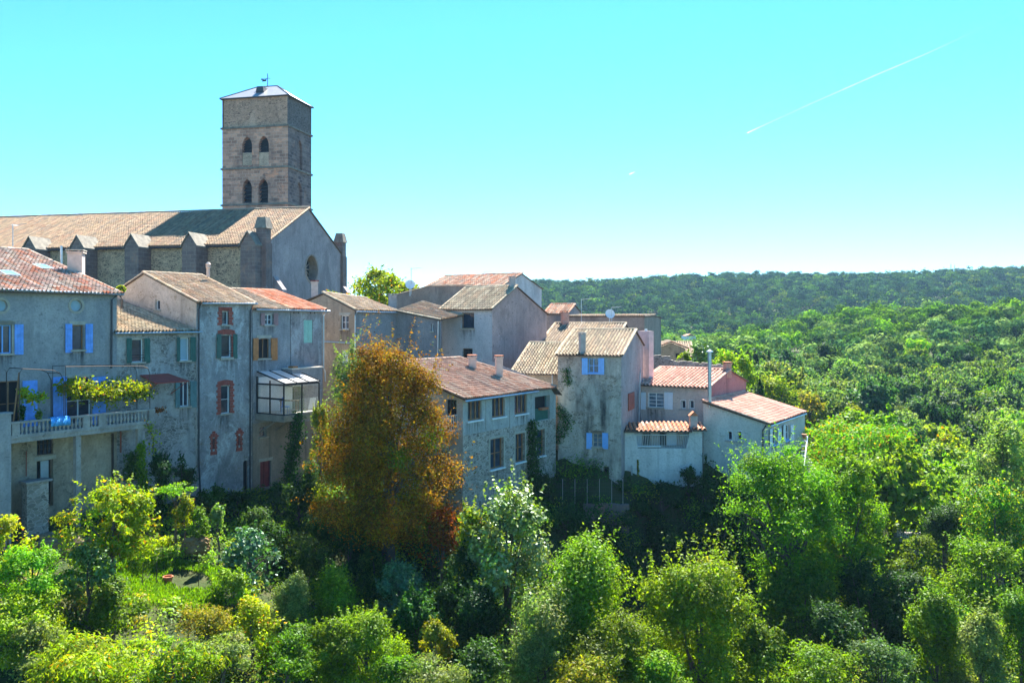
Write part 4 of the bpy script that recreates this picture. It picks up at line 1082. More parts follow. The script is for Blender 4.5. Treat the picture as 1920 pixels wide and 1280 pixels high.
h.roof = mb.build('roof', [M['tile'], M['deck']], h.root); h.rp = (A, B, C, D)
mb = MB(); mb.tube([A-e3*1.2, f7.pt(f7.s(1000), ze-.4*sl+.02, .42)], .07, 6); mb.build('gutter', M['zinc'], h.root)
h.chimney(928, 943, 668, 708, 'chim', dep=.5); h.chimney(877, 893, 667, 692, 'chim', dep=.6)
for x in (912, 957, 997):      # pilaster strips on the upper floor
    s_ = f7.s(x); mb = MB(); f7.box(mb, s_-.1, s_+.1, f7.z(x, 803), ze-.02, 0, .035); mb.build('pilaster', M['h7'], h.root)
# side balcony
mb = MB(); za = fl.z(850, 807)
def lb(a, o, z): return fl.pt(a, z, o)
aL, aR = fl.s(856)-.05, fl.s(822)
fl.box(mb, aL, aR, za-.15, za, 0, .9); b = mb.build('side_balcony', M['concrete'], h.root)
mb = MB()
for i in range(12):
    a = aL+(aR-aL)*i/11; mb.tube([lb(a, .85, za), lb(a, .85, za+.95)], .018, 4)
for i in range(5): mb.tube([lb(aL+.02, .85*i/5, za), lb(aL+.02, .85*i/5, za+.95)], .018, 4)
for z in (za+.06, za+.95): mb.tube([lb(aR, .85, z), lb(aL+.02, .85, z), lb(aL+.02, 0, z)], .022, 4)
mb.build('railing', M['white'], b)
mb = MB(); s0, s1 = f7.s(1004), f7.s(1030)
f7.box(mb, s0, s1, f7.z(1017, 787), f7.z(1017, 765), -.2, -.12); mb.build('loggia_panel', M['green'], h.root)
mb = MB(); f7.box(mb, f7.s(1012), f7.s(1024), f7.z(1017, 768), f7.z(1017, 763.5), -.1, .2); o = mb.build('flower_box', M['terracotta']); tag(o, 'terracotta flower box on the dark loggia of the rubble based house', 'flower box')
# roof M house
cM = P(1043, 700, 61); fM = Fac((cM.x, cM.y), V8)
h = House('house', 'low tan stone house with a lichened tile roof wedged between pink gable and stained house', fM, 1010, -12)
s0 = fM.s(962); ze = cM.z
prof = [(0, ze), (4.2, ze+1.95), (6.5, ze+1.0)]
h.shell(s0, .3, prof, ['tanstone', 'tanstone']); h.gable_roof(s0, .3, prof, 'cream', 'tile_old', w=.225)
h.pipe([(1038, 703), (1038, 728), (1052, 746)], 'zinc', off=.3)
# roof N house
cN = P(1150, 645, 70); fN = Fac((cN.x, cN.y), V8)
h = House('house', 'house with a wide tan tile roof and brick chimney behind the stained house', fN, 1080, -9)
s0 = fN.s(1015); ze = cN.z
prof = [(0, ze), (4.4, (HY-608)/F*74.6), (8, ze+.3)]
h.shell(s0, 0, prof, ['h6s', 'h6s']); h.gable_roof(s0, 0, prof, 'tan', 'tile_old', w=.235)
h.chimney(1052, 1067, 584, 610, 'chimb', dep=.7); 
# K wall house
cK = P(1208, 594, 80); fK = Fac((cK.x, cK.y), V8)
h = House('house', 'plain brown windowless house block behind the brick chimney roof', fK, 1140, -9)
s0 = fK.s(1062)
h.shell(s0, 0, [(0, cK.z), (5, cK.z+.05), (9, cK.z)], ['brown', 'brown']); h.gable_roof(s0, 0, [(0, cK.z), (5, cK.z+.1), (9, cK.z)], 'old', 'tile_old', ovf=.1, verge=False)
# O house
cO = P(1064, 588, 90); fO = Fac((cO.x, cO.y), V8)
h = House('house', 'far small house whose orange tiled roof end peeps over the brown block', fO, 1050, -9)
s0 = fO.s(1022)
h.shell(s0, 0, [(0, cO.z), (2.6, cO.z+.95), (6, cO.z-.1)], ['h6s', 'h6s']); h.gable_roof(s0, 0, [(0, cO.z), (2.6, cO.z+.95), (6, cO.z-.1)], 'mixed', 'tile', w=.25)
# house 8
c8 = Vector((3.225, 60.0)); f8 = Fac((c8.x, c8.y), V8); f8.d = V8.copy()
h = House('house', 'tall black stained house with two pale blue shuttered windows and a lichened tile roof', f8, 1110, -13)
h.win(1103, 672, 1122, 699, 'blue2', 'glass_b', (1, 1), sh=[(1092, 1102.5), (1122.5, 1133.5)], shm='blue2', shy=(671, 702), sill='blue2')
h.win(1111, 812, 1129, 838, 'stone_trim', 'glass_b', (1, 2), sh=[(1100, 1110.5), (1129.5, 1141)], shm='blue2', shy=(811, 841), sill='stone_trim', lintel='oldwood')
h.win(1131, 874, 1142, 900, 'oldwood', 'dark', (0, 0), sill=None, name='hatch')
s1 = f8.s(1165); ze = -2.45
prof = [(0, ze), (4.5, -.80), (7.6, -1.9)]
h.shell(0, s1, prof, ['h8', 'h8s']); h.gable_roof(0, s1, prof, 'cream', 'tile_old', w=.24, ovf=.2)
h.chimney(1086, 1098, 625, 664, 'chimg', dep=.5, cap='chimg')
q = f8.pt(s1, 0); f8r = Fac((q.x, q.y), U8)
hh = f8r
w_ = MB(); a, b = hh.s(1177), hh.s(1188); z0, z1 = hh.z(1182, 768), hh.z(1182, 736); hh.box(w_, a, b, z0, z1, .02, .07)
for i in range(5): hh.box(w_, a+.03, b-.03, z0+(z1-z0)*(i+.2)/5, z0+(z1-z0)*(i+.75)/5, .07, .085)
w_.build('shutter', M['rust'], h.root)
h.pipe([(1196, 690), (1195, 700), (1193, 795)], 'zinc', fac=hh, off=.2)
h8 = h
# house 9
c9 = Vector((14.26, 62.0)); f9 = Fac((c9.x, c9.y), -V); 
h = House('house', 'beige house with white shutters, red tile roof and dark pink gable', f9, 1270, -13)
h.win(1214.5, 736, 1244.5, 764, 'white', 'glass_b', (1, 3), sh=[(1195, 1211.5), (1246, 1262.5)], shm='shwhite', shy=(735, 767), fw=.06, sillw=.1)
for a in (1277, 1292.5):
    h.win(a, 750, a+8.5, 766, 'white', 'glass', (0, 0), arch='round', sill=None, surround='white', sw=.03)
sL = f9.s(1197); ze = f9.z(1300, 726)
f9b = Fac((f9.pt(sL, 0).x, f9.pt(sL, 0).y), V); h.fac = f9b
h.holes = [[(sL-a if True else a, b) for a, b in lp_] for lp_ in h.holes]
prof = [(0, ze), (4.4, ze+1.03), (8.6, ze)]
h.shell(0, sL, prof, ['h9', 'h9s']); h.gable_roof(0, sL, prof, 'pink', 'tile_new', w=.30, jit=.3, ovs=.15)
h.box('sill_band', 1273, 767, 1305, 770, 0, .1, 'chimg', fac=f9)
h.chimney(1358, 1372, 680, 696, 'chimb', dep=.55, cap='terracotta')
mb = MB(); q = P(1211, 640, 66.5); mb.cbox((q.x, q.y, -3.6), .25, .6, 2.75, .6); mb.cbox((q.x, q.y, -.8), .1, .1, .12, 0, 1); mb.build('party_chimney', [plain('pink_plaster', (.62, .46, .44), .9), M['zinc']], h.root)
# house 10
c10 = Vector((13.71, 61.165)); f10 = Fac((c10.x, c10.y), V)
h = House('house', 'light grey lean-to house with a pink tile roof, small arched windows and white side shutters', f10, 1380, -13.5)
s1 = f10.s(1440); zl = f10.z(1320, 754); zr = f10.z(1440, 795)
for a in (1364, 1382):
    h.win(a, 808, a+8.6, 825, 'white', 'glass', (0, 0), arch='round', sill=None, surround='white', sw=.03)
    h.win(a-.5, 872, a+7.5, 889, 'white', 'glass_b', (0, 0), arch='round', sill='chimg', surround='white', sw=.03)
h.box('sill_band', 1360, 826, 1394, 829, 0, .1, 'chimg', fac=f10)
q = f10.pt(s1, 0); f10r = Fac((q.x, q.y), U)
rh = []
for (a, b, y0, y1, s1_, s2_) in ((1447, 1456, 804, 834, (1440.8, 1446.5), (1456.5, 1462)), (1471.5, 1480, 797, 825, (1465.5, 1471), (1480.5, 1486)),):
    h.win(a, y0, b, y1, 'white', 'glass', (1, 1), fac=f10r, holes=rh, sh=[s1_, s2_], shm='shwhite', sill='blue2')
mb = MB(); DB = 9.6; zcut = f10r.z(1470, 850)
wallface(mb, f10, [(0, -13.5), (s1, -13.5), (s1, zr), (0, zl)], h.holes, .2, 0)
wallface(mb, f10r, [(0, -9.9), (1.2, -9.9), (DB, -9.9), (DB, zr), (0, zr)], rh, .2, 0)
mb.face([f10.pt(0, -13, -.6), f10.pt(0, zl, -.6), f10.pt(0, zl, -DB), f10.pt(0, -13, -DB)]); mb.face([f10.pt(0, -9.9, -DB), f10.pt(s1, -9.9, -DB), f10.pt(s1, zr, -DB), f10.pt(0, zl, -DB)])
mb.face([f10.pt(0, -9.9, -.2), f10.pt(s1, -9.9, 0), f10.pt(s1, -9.9, -DB), f10.pt(0, -9.9, -DB)])
wallface(mb, f10r, [(0, -13.5), (2.0, -13.5), (2.0, -9.9), (0, -9.9)], [], .2, 0)
h.wall = mb.build('wall', M['h10'], h.root)
mb = MB(); sl = (zl-zr)/s1
A = f10.pt(s1+.25, zr-.25*sl+.08, .2); B = f10.pt(s1+.25, zr-.25*sl+.08, -DB+.5); C = f10.pt(0, zl+.08, -DB+.5); D = f10.pt(0, zl+.08, .2)
slab(mb, [A, B, C, D], .12); tiles(mb, A, B, C, D, 'pink', w=.26, row=.34, jit=.4)
ridge(mb, A+e3*.6, D+e3*.6, 'brown', .1); ridge(mb, C+e3, D+e3, 'pink', .09); ridge(mb, B+e3*.6, C+e3*.6, 'orange', .08)
h.roof = mb.build('roof', [M['tile_new'], M['deck']], h.root)
h.pipe([(1437, 797), (1431, 806), (1431, 900)], 'darkpipe')
mb = MB(); q = P(1330.5, 755, 60.9); mb.tube([q-Vector((0, 0, .3)), q+Vector((0, 0, 3.6))], .13, 10); mb.lathe(q+Vector((0, 0, 3.62)), [(.25, 0), (.24, .05), (.04, .2)], 10); mb.build('flue', M['zinc'], h.root)
mb = MB(); mb.tube([A-e3*1.4, B-e3*1.4], .06, 6); mb.build('gutter', M['zinc'], h.root)
for a in (4.5, 8.8): 
    mb = MB(); f10r.box(mb, a, a+.3, -14.5, -9.92, -.5, -.15); mb.build('stilt', M['concrete'], h.root)
# front terrace wall with tiled canopy (L)
fL = Fac((7.88, 59.5), (1, 0)); 
h = House('garden_terrace', 'whitewashed terrace wall with a recessed balcony under a scalloped tile canopy', fL, 1245, -13.5, 'terrace')
hl = [fL.sz(1190, 811), fL.sz(1293, 811), fL.sz(1287, 840), fL.sz(1196, 840)][::-1]
mb = MB(); s1 = fL.s(1317); zt_ = fL.z(1250, 808)
wallface(mb, fL, [(-.35, -13.5), (s1, -13.5), (s1, zt_), (-.35, zt_)], [hl], 1.6, 0)
mb.face([fL.pt(s1, -13.5), fL.pt(s1, zt_), fL.pt(s1, zt_, -2.5), fL.pt(s1, -13.5, -2.5)])
mb.face([fL.pt(a, b, -1.55) for a, b in hl], 1)
mb.build('wall', [M['lwall'], M['h9']], h.root)
mb = MB(); A = fL.pt(-.3, zt_+.02, .35); B = fL.pt(fL.s(1296), zt_+.02, .35); C = B+Vector((0, 1.6, .42)); D = A+Vector((0, 1.6, .42))
slab(mb, [A, B, C, D], .1); tiles(mb, A, B, C, D, 'orange', w=.30, row=.4, jit=.3)
A = fL.pt(fL.s(1298), zt_+.1, .3); B = fL.pt(s1+.25, zt_+.1, .3); tiles(mb, A, B, B+Vector((0, 1.5, .35)), A+Vector((0, 1.5, .35)), 'orange', w=.3, row=.4)
slab(mb, [A, B, B+Vector((0, 1.5, .35)), A+Vector((0, 1.5, .35))], .1)
mb.build('canopy', [M['tile_new'], M['deck']], h.root)
mb = MB(); za, zb_ = fL.z(1240, 839), fL.z(1240, 815)
for i in range(30):
    t = i/29; mb.tube([fL.pt(fL.s(1196)+(fL.s(1287)-fL.s(1196))*t, za, -.05), fL.pt(fL.s(1193)+(fL.s(1290)-fL.s(1193))*t, zb_, -.05)], .014, 4)
mb.tube([fL.pt(fL.s(1191), zb_, -.05), fL.pt(fL.s(1291), zb_, -.05)], .03, 4); mb.tube([fL.pt(fL.s(1196), za+.08, -.05), fL.pt(fL.s(1240), za+.08, -.05)], .05, 4)
mb.build('railing', M['white'], h.root)
for (a, b, mt) in ((1197, 1209, 'shwhite'), (1212, 1226, 'glass'), (1244, 1256, 'dark'), (1258, 1276, 'shwhite')):
    mb = MB(); fL.box(mb, fL.s(a), fL.s(b), fL.z(1240, 840), fL.z(1240, 812), -1.54, -1.48); mb.build('shutter' if mt == 'shwhite' else 'door', M[mt], h.root)
q = fL.pt(fL.s(1302), 0, -.4); mb = MB(); zz = fL.z(1302, 800); mb.cbox((q.x, q.y, zz+.3), .25, .25, .45, 0, 0); mb.prism([(q.x-.32, q.y-.3, zz+.75), (q.x+.32, q.y-.3, zz+.75), (q.x, q.y-.3, zz+1.05)], (0, .6, 0), 1)
mb.build('vent_stack', [M['chimg'], M['terracotta']], h.root)
h.pipe([(1184, 872), (1184, 905)], 'zinc', .06, 'drain', .1)
# house 11, small, beyond
c11 = P(1285, 655, 98); f11 = Fac((c11.x, c11.y), (1, -.12))
h = House('house', 'small brown gabled house alone beyond the red roofed house', f11, 1262, -12)
h.win(1266.5, 662, 1274, 671, 'oldwood', 'dark', (0, 0), sill=None)
mb = MB(); s0 = f11.s(1239); zk = f11.z(1258, 642); zl_, zr_ = f11.z(1239, 650), f11.z(1285, 653)
wallface(mb, f11, [(s0, -12), (0, -12), (0, zr_), (f11.s(1258), zk), (s0, zl_)], h.holes, .2)
mb.face([f11.pt(s0, -12), f11.pt(s0, zl_), f11.pt(s0, zl_, -7), f11.pt(s0, -12, -7)]); mb.face([f11.pt(0, -12), f11.pt(0, zr_), f11.pt(0, zr_, -7), f11.pt(0, -12, -7)])
mb.build('wall', M['h5a'], h.root)
mb = MB(); sm = f11.s(1258)
for (a, za, b, zb_) in ((s0-.35, zl_-.12, sm, zk), (0.4, zr_-.12, sm, zk)):
    q = [f11.pt(a, za+.1, .3), f11.pt(a, za+.1, -7), f11.pt(b, zb_+.1, -7), f11.pt(b, zb_+.1, .3)]; slab(mb, q); tiles(mb, *q, 'tan', w=.26)
ridge(mb, f11.pt(s0-.35, zl_+.03, .3), f11.pt(sm, zk+.15, .3), 'orange', .1); ridge(mb, f11.pt(.4, zr_+.03, .3), f11.pt(sm, zk+.15, .3), 'orange', .1)
mb.build('roof', [M['tile'], M['deck']], h.root)
c12 = P(1300, 668, 112); f12 = Fac((c12.x, c12.y), (1, -.12))
h = House('house', 'low far house with a broad tan roof behind the small gabled house', f12, 1265, -12)
s0 = f12.s(1212)
prof = [(0, c12.z), (5, c12.z+1.7), (9, c12.z)]
h.shell(s0, 0, prof, ['tanstone', 'tanstone']); h.gable_roof(s0, 0, prof, 'tan', 'tile', w=.3)
# stone garden wall behind the red roof
mb = MB(); a = P(1212, 672, 76); b = P(1365, 686, 73); d = (b-a); n_ = 26
for i in range(n_):
    p0 = a+d*(i/n_); p1 = a+d*((i+1)/n_); zt_ = p0.z+random.uniform(-.05, .12)+(.35 if i < 8 else 0)
    mb.hexa([Vector((p0.x, p0.y, -12)), Vector((p1.x, p1.y, -12)), Vector((p1.x, p1.y+.5, -12)), Vector((p0.x, p0.y+.5, -12))],
            [Vector((p0.x, p0.y, zt_)), Vector((p1.x, p1.y, zt_)), Vector((p1.x, p1.y+.5, zt_)), Vector((p0.x, p0.y+.5, zt_))])
o = mb.build('stone_wall', M['h7low']); tag(o, 'rough stone garden wall running behind the red tiled roof', 'stone wall')

# ------------------------------------------------------------------ small things
def antenna(px, py0, py1, Y, label, bars=5, left=1):
    p = P(px, py1, Y); q = P(px, py0, Y); mb = MB(); mb.tube([p, q], .025, 5)
    for i in range(bars): mb.tube([q+Vector((left*.12*i, -.2, -.08)), q+Vector((left*.12*i, .2, -.08))], .01, 4)
    mb.tube([q+Vector((0, 0, -.08)), q+Vector((left*.9, 0, .02))], .014, 4)
    o = mb.build('antenna', M['zinc']); tag(o, label, 'antenna')
antenna(771, 502, 552, 73.5, 'tall thin roof antenna above the grey end wall', 4)
antenna(1147, 575, 606, 78.5, 'roof antenna on a mast beside the satellite dish on the brown block', 6)
antenna(909, 508, 516, 88, 'tiny antenna on the ridge of the highest reddish roof', 3)
antenna(1090, 560, 610, 76, 'thin antenna pole above the tan roof with brick chimney', 2)
antenna(24, 420, 462, 55, 'thin antenna pole at the left edge above the red mixed roof', 3)
def dish(px, py, Y, r, label):
    p = P(px, py, Y); mb = MB(); d = Vector((.15, -.9, .35)).normalized(); a = d.cross(Vector((0, 0, 1))).normalized(); b = d.cross(a)
    prev = None
    for rr, dep in ((.01, -.09), (r*.5, -.06), (r*.85, -.02), (r, 0)):
        ring = [p+d*dep+(a*math.cos(x)+b*math.sin(x))*rr for x in [2*math.pi*k/14 for k in range(14)]]
        if prev:
            for k in range(14): mb.face([prev[k], prev[(k+1) % 14], ring[(k+1) % 14], ring[k]])
        prev = ring
    mb.tube([p-d*.09, p-d*.25, p-d*.25-Vector((0, 0, .9))], .03, 5); mb.tube([p-b*(-r*.8), p+d*.45], .012, 4)
    o = mb.build('satellite_dish', M['white']); tag(o, label, 'satellite dish')
dish(769, 533, 73.4, .42, 'white satellite dish on the sloping top of the grey end wall')
dish(1144, 588, 78.5, .45, 'white satellite dish on a mast over the plain brown block')
# pergola hoops on the balcony
def W(px, py, off): return fb.pt(fb.s(px), fb.z(px, py), off)
for (pts, lab) in (([(36, 795), (36, 700), (42, 691), (100, 694), (113, 700), (120, 714), (120, 785)], 'left rusty iron pergola hoop over the balustraded balcony'),
                   ([(123, 785), (123, 687), (200, 686), (268, 686), (277, 690), (281, 700), (281, 768)], 'right rusty iron pergola hoop carrying the grape vine')):
    mb = MB()
    for o_ in (0, -1.2): mb.tube([W(x, y, o_) for x, y in pts], .022, 5)
    mb.tube([W(pts[2][0], pts[2][1], 0), W(pts[2][0], pts[2][1], -1.2)], .018, 4); mb.tube([W(pts[-3][0], pts[-3][1], 0), W(pts[-3][0], pts[-3][1], -1.2)], .018, 4)
    o = mb.build('pergola', M['iron']); tag(o, lab, 'pergola')
mb = MB(); mb.tube([W(28, 790, -.15), W(38, 698, -.1)], .035, 6); o = mb.build('wooden_pole', M['wood']); tag(o, 'leaning tan wooden pole on the balcony at the left', 'pole')
mb = MB(); prev = None
for i in range(12):      # towel draped over the rail
    t = i/11; prof_ = [(-.16, -.28), (-.15, -.05), (-.06, .03), (.08, .03), (.165, -.05), (.20, -.40)]
    ring = [fb.pt(fb.s(92)+(fb.s(128)-fb.s(92))*t, zt+z_+.012*math.sin(i*1.9+k_), o_+.012*math.sin(i*1.4+k_)) for k_, (o_, z_) in enumerate(prof_)]
    if prev:
        for k_ in range(5): mb.face([prev[k_], ring[k_], ring[k_+1], prev[k_+1]])
    prev = ring
o = mb.build('towel', M['towel'], None, True); md = o.modifiers.new('thick', 'SOLIDIFY'); md.thickness = .02; tag(o, 'bright blue towel draped over the balcony balustrade', 'towel')

# ------------------------------------------------------------------ foliage
GREEN = {
 'yellow': ([(.135, .20, .012), (.10, .17, .014), (.17, .22, .015), (.075, .14, .012), (.30, .16, .01)], [.34, .3, .2, .12, .04]),
 'bright': ([(.075, .16, .018), (.095, .19, .02), (.055, .125, .016), (.12, .20, .022)], [.35, .25, .25, .15]),
 'mid': ([(.055, .115, .02), (.07, .135, .022), (.042, .09, .018), (.085, .15, .028)], [.35, .25, .25, .15]),
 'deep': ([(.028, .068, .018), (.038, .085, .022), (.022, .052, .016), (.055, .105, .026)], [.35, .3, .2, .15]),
 'grey': ([(.085, .13, .07), (.105, .15, .085), (.065, .105, .055), (.13, .17, .10)], [.35, .3, .2, .15]),
 'blue': ([(.045, .095, .05), (.06, .12, .062), (.035, .075, .04), (.085, .14, .08)], [.35, .3, .2, .15]),
 'olive': ([(.085, .13, .03), (.105, .15, .034), (.065, .10, .026), (.13, .14, .03)], [.35, .3, .2, .15]),
 'autumn': ([(.17, .085, .014), (.125, .058, .012), (.24, .15, .014), (.085, .042, .010), (.16, .14, .016), (.08, .10, .016)], [.24, .2, .19, .15, .13, .09]),
 'rust': ([(.26, .085, .02), (.20, .07, .018), (.30, .12, .025)], [.4, .3, .3]),
 'ivy': ([(.03, .08, .02), (.045, .105, .026), (.022, .06, .016), (.07, .13, .025)], [.35, .3, .2, .15]),
 'limeflower': ([(.075, .16, .018), (.095, .18, .02), (.055, .12, .016), (.28, .13, .02)], [.4, .3, .2, .1]),
 'dry': ([(.17, .145, .06), (.12, .13, .05), (.09, .12, .035), (.20, .16, .08)], [.3, .3, .25, .15]),
 'yellowleaf': ([(.06, .13, .02), (.08, .15, .02), (.34, .26, .015), (.045, .10, .018)], [.4, .3, .12, .18]),
}
for k_ in GREEN:
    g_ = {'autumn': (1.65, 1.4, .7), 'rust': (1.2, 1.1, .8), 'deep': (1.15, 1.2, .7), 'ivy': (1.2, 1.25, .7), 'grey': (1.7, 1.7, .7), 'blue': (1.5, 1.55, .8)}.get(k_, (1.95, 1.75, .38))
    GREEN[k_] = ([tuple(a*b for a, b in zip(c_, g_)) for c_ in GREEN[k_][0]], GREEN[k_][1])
def leaves(pos, nrm, size, colors, aspect=.5, droop=0.0, r=rng):
    """one diamond leaf per position"""
    n = len(pos)
    nrm = nrm/np.linalg.norm(nrm, axis=1, keepdims=True)
    t = r.normal(size=(n, 3)); t[:, 2] -= droop
    a = np.cross(nrm, t); a /= np.linalg.norm(a, axis=1, keepdims=True)+1e-9
    b = np.cross(nrm, a)
    L = (size*r.uniform(.6, 1.25, n))[:, None]*.5
    v = np.stack([pos+b*L, pos+a*L*aspect+nrm*L*.15, pos-b*L, pos-a*L*aspect+nrm*L*.15], 1)
    c = np.repeat(colors[:, None, :], 4, 1)
    return v.reshape(-1, 3), c.reshape(-1, 3)
def leafmesh(name, v, c, mat):
    n = len(v)//4; me = bpy.data.meshes.new(name)
    me.vertices.add(4*n); me.vertices.foreach_set('co', v.astype(np.float32).ravel())
    me.loops.add(4*n); me.loops.foreach_set('vertex_index', np.arange(4*n, dtype=np.int32))
    me.polygons.add(n); me.polygons.foreach_set('loop_start', np.arange(0, 4*n, 4, dtype=np.int32)); me.polygons.foreach_set('loop_total', np.full(n, 4, np.int32))
    ca = me.color_attributes.new('col', 'FLOAT_COLOR', 'POINT')
    ca.data.foreach_set('color', np.concatenate([c, np.ones((len(c), 1))], 1).astype(np.float32).ravel())
    me.materials.append(mat); me.update(); me.validate(); return me
def pick(pal, n, r, clump=None):
    cs, w = GREEN[pal]; cs = np.array(cs); w = np.array(w)/sum(w)
    return cs[r.choice(len(cs), n, p=w)]*r.uniform(.75, 1.25, (n, 1))
PROFILE = {
 'skirt': [(-1, .85), (-.6, 1), (-.2, .95), (.15, .82), (.5, .66), (.8, .42), (1, .1)],
 'round': [(-1, .45), (-.6, .9), (0, 1), (.5, .85), (.85, .5), (1, .15)],
 'dome': [(-1, .75), (-.5, 1), (0, .97), (.5, .75), (.8, .45), (1, .12)],
 'pear': [(-1, .75), (-.7, .97), (-.35, 1), (0, .86), (.3, .73), (.6, .60), (.85, .46), (1, .24)],
 'cone': [(-1, .8), (-.6, 1), (0, .72), (.5, .42), (.8, .22), (1, .05)],
 'column': [(-1, .7), (-.5, 1), (0, .95), (.5, .75), (.8, .45), (1, .08)],
 'spread': [(-1, .3), (-.4, .75), (.1, 1), (.5, .95), (.8, .6), (1, .2)],
}
def crown_arrays(R, n, lsize, pal, prof='round', nclump=40, crad=.3, seed=0, aspect=.5, droop=.3, inner=.35, flat=.75, pal2=None, up=.5, rnd=.55, loose=.10, lobes=8, twig=.15):
    """leaves clustered in clumps through a crown volume of radii R=(rx,ry,rz) around the origin"""
    r = np.random.default_rng(seed); pz, pr = zip(*PROFILE[prof])
    z = r.uniform(-.95, .95, nclump); a = r.uniform(0, 2*np.pi, nclump)
    rad = np.interp(z, pz, pr)*np.sqrt(r.uniform(inner**2, 1.0, nclump))*r.uniform(.74, 1.22, nclump); z = z*r.uniform(.85, 1.1, nclump)
    C = np.stack([np.cos(a)*rad, np.sin(a)*rad, z], 1)
    if lobes:
        zl = r.uniform(-.6, .72, lobes); zl[0] = .62; al = r.uniform(0, 2*np.pi, lobes); rl = np.interp(zl, pz, pr)*r.uniform(.3, .68, lobes)
        LC = np.stack([np.cos(al)*rl, np.sin(al)*rl, zl], 1); LR = r.uniform(.30, .52, lobes)*np.interp(zl, pz, pr)**.5
        li = r.integers(0, lobes, nclump); dl = r.normal(size=(nclump, 3))+np.array([0, 0, .35]); dl /= np.linalg.norm(dl, axis=1, keepdims=True)
        Cl = LC[li]+dl*(LR[li]*np.sqrt(r.uniform(.3, 1.0, nclump)))[:, None]
        m_ = r.uniform(size=nclump) < .8; C[m_] = Cl[m_]; crad = crad*.8
    cr = crad*r.uniform(.45, 1.4, nclump)
    ct = r.uniform(.78, 1.22, (nclump, 1))*np.array([1, 1, 1])*(1+r.normal(0, .07, (nclump, 3)))
    wgt = cr**2; ci = r.choice(nclump, n, p=wgt/wgt.sum())
    d = r.normal(size=(n, 3)); d /= np.linalg.norm(d, axis=1, keepdims=True)
    rr = cr[ci]*np.power(r.uniform(0, 1, n), .42)*r.uniform(.8, 1.25, n)
    p = C[ci]+d*rr[:, None]*np.array([1, 1, flat])
    lo_ = r.uniform(size=n) < loose; k_ = lo_.sum()
    if k_:
        zl = r.uniform(-.95, .97, k_); al = r.uniform(0, 2*np.pi, k_); rl = np.interp(zl, pz, pr)*np.sqrt(r.uniform(.15, 1.0, k_))
        p[lo_] = np.stack([np.cos(al)*rl, np.sin(al)*rl, zl], 1)
    nt_ = int(n*twig)
    if nt_ > 20:
        k2 = max(8, nt_//16); st = C[r.integers(0, nclump, k2)]; dr = st*.8/np.maximum(np.linalg.norm(st, axis=1, keepdims=True), .2)+r.normal(size=(k2, 3))*.45+np.array([0, 0, .45])
        dr /= np.linalg.norm(dr, axis=1, keepdims=True); ln = r.uniform(.22, .62, k2); wi = r.integers(0, k2, nt_); tt = r.uniform(.2, 1, nt_)
        p[:nt_] = st[wi]+dr[wi]*(ln[wi]*tt)[:, None]+r.normal(size=(nt_, 3))*(.035*(1.2-tt))[:, None]
    p = p*np.array(R)
    out = p/np.array(R)
    nr = d*.7+out*.5+r.normal(size=(n, 3))*rnd+np.array([0, 0, up])
    col = pick(pal, n, r)*ct[ci]
    if pal2:
        m = (r.uniform(size=nclump) < pal2[1])[ci]; c2 = pick(pal2[0], n, r)*ct[ci]; col[m] = c2[m]
    v, c = leaves(p, nr, lsize, np.clip(col, .004, .9), aspect, droop, r)
    return v, c, C*np.array(R), cr
def trunk_mb(base, ctr, R, C, rt, seed, limbs=9):
    r = random.Random(seed); mb = MB(); base = Vector(base); ctr = Vector(ctr)
    top = ctr+Vector((0, 0, R[2]*.55)); fork = base+(ctr-base)*.75+Vector((0, 0, 0))
    pts = [base-Vector((0, 0, .3)), base.lerp(fork, .35)+Vector((r.uniform(-.12, .12), r.uniform(-.1, .1), 0)), base.lerp(fork, .7)+Vector((r.uniform(-.15, .15), 0, 0)), fork, fork.lerp(top, .5)+Vector((r.uniform(-.2, .2)*R[0]*.3, 0, 0)), top]
    mb.tube(pts, [rt*1.25, rt, rt*.85, rt*.75, rt*.45, rt*.12], 8)
    for i in range(limbs):
        q = ctr+Vector(C[r.randrange(len(C))]); s = base.lerp(fork, r.uniform(.6, 1.0)) if r.random() < .6 else fork.lerp(top, r.uniform(0, .5))
        mid = s.lerp(q, .5)+Vector((0, 0, .12*R[2])); mb.tube([s, mid, q], [rt*.42, rt*.25, rt*.07], 5)
    return mb
TREEID = [0]
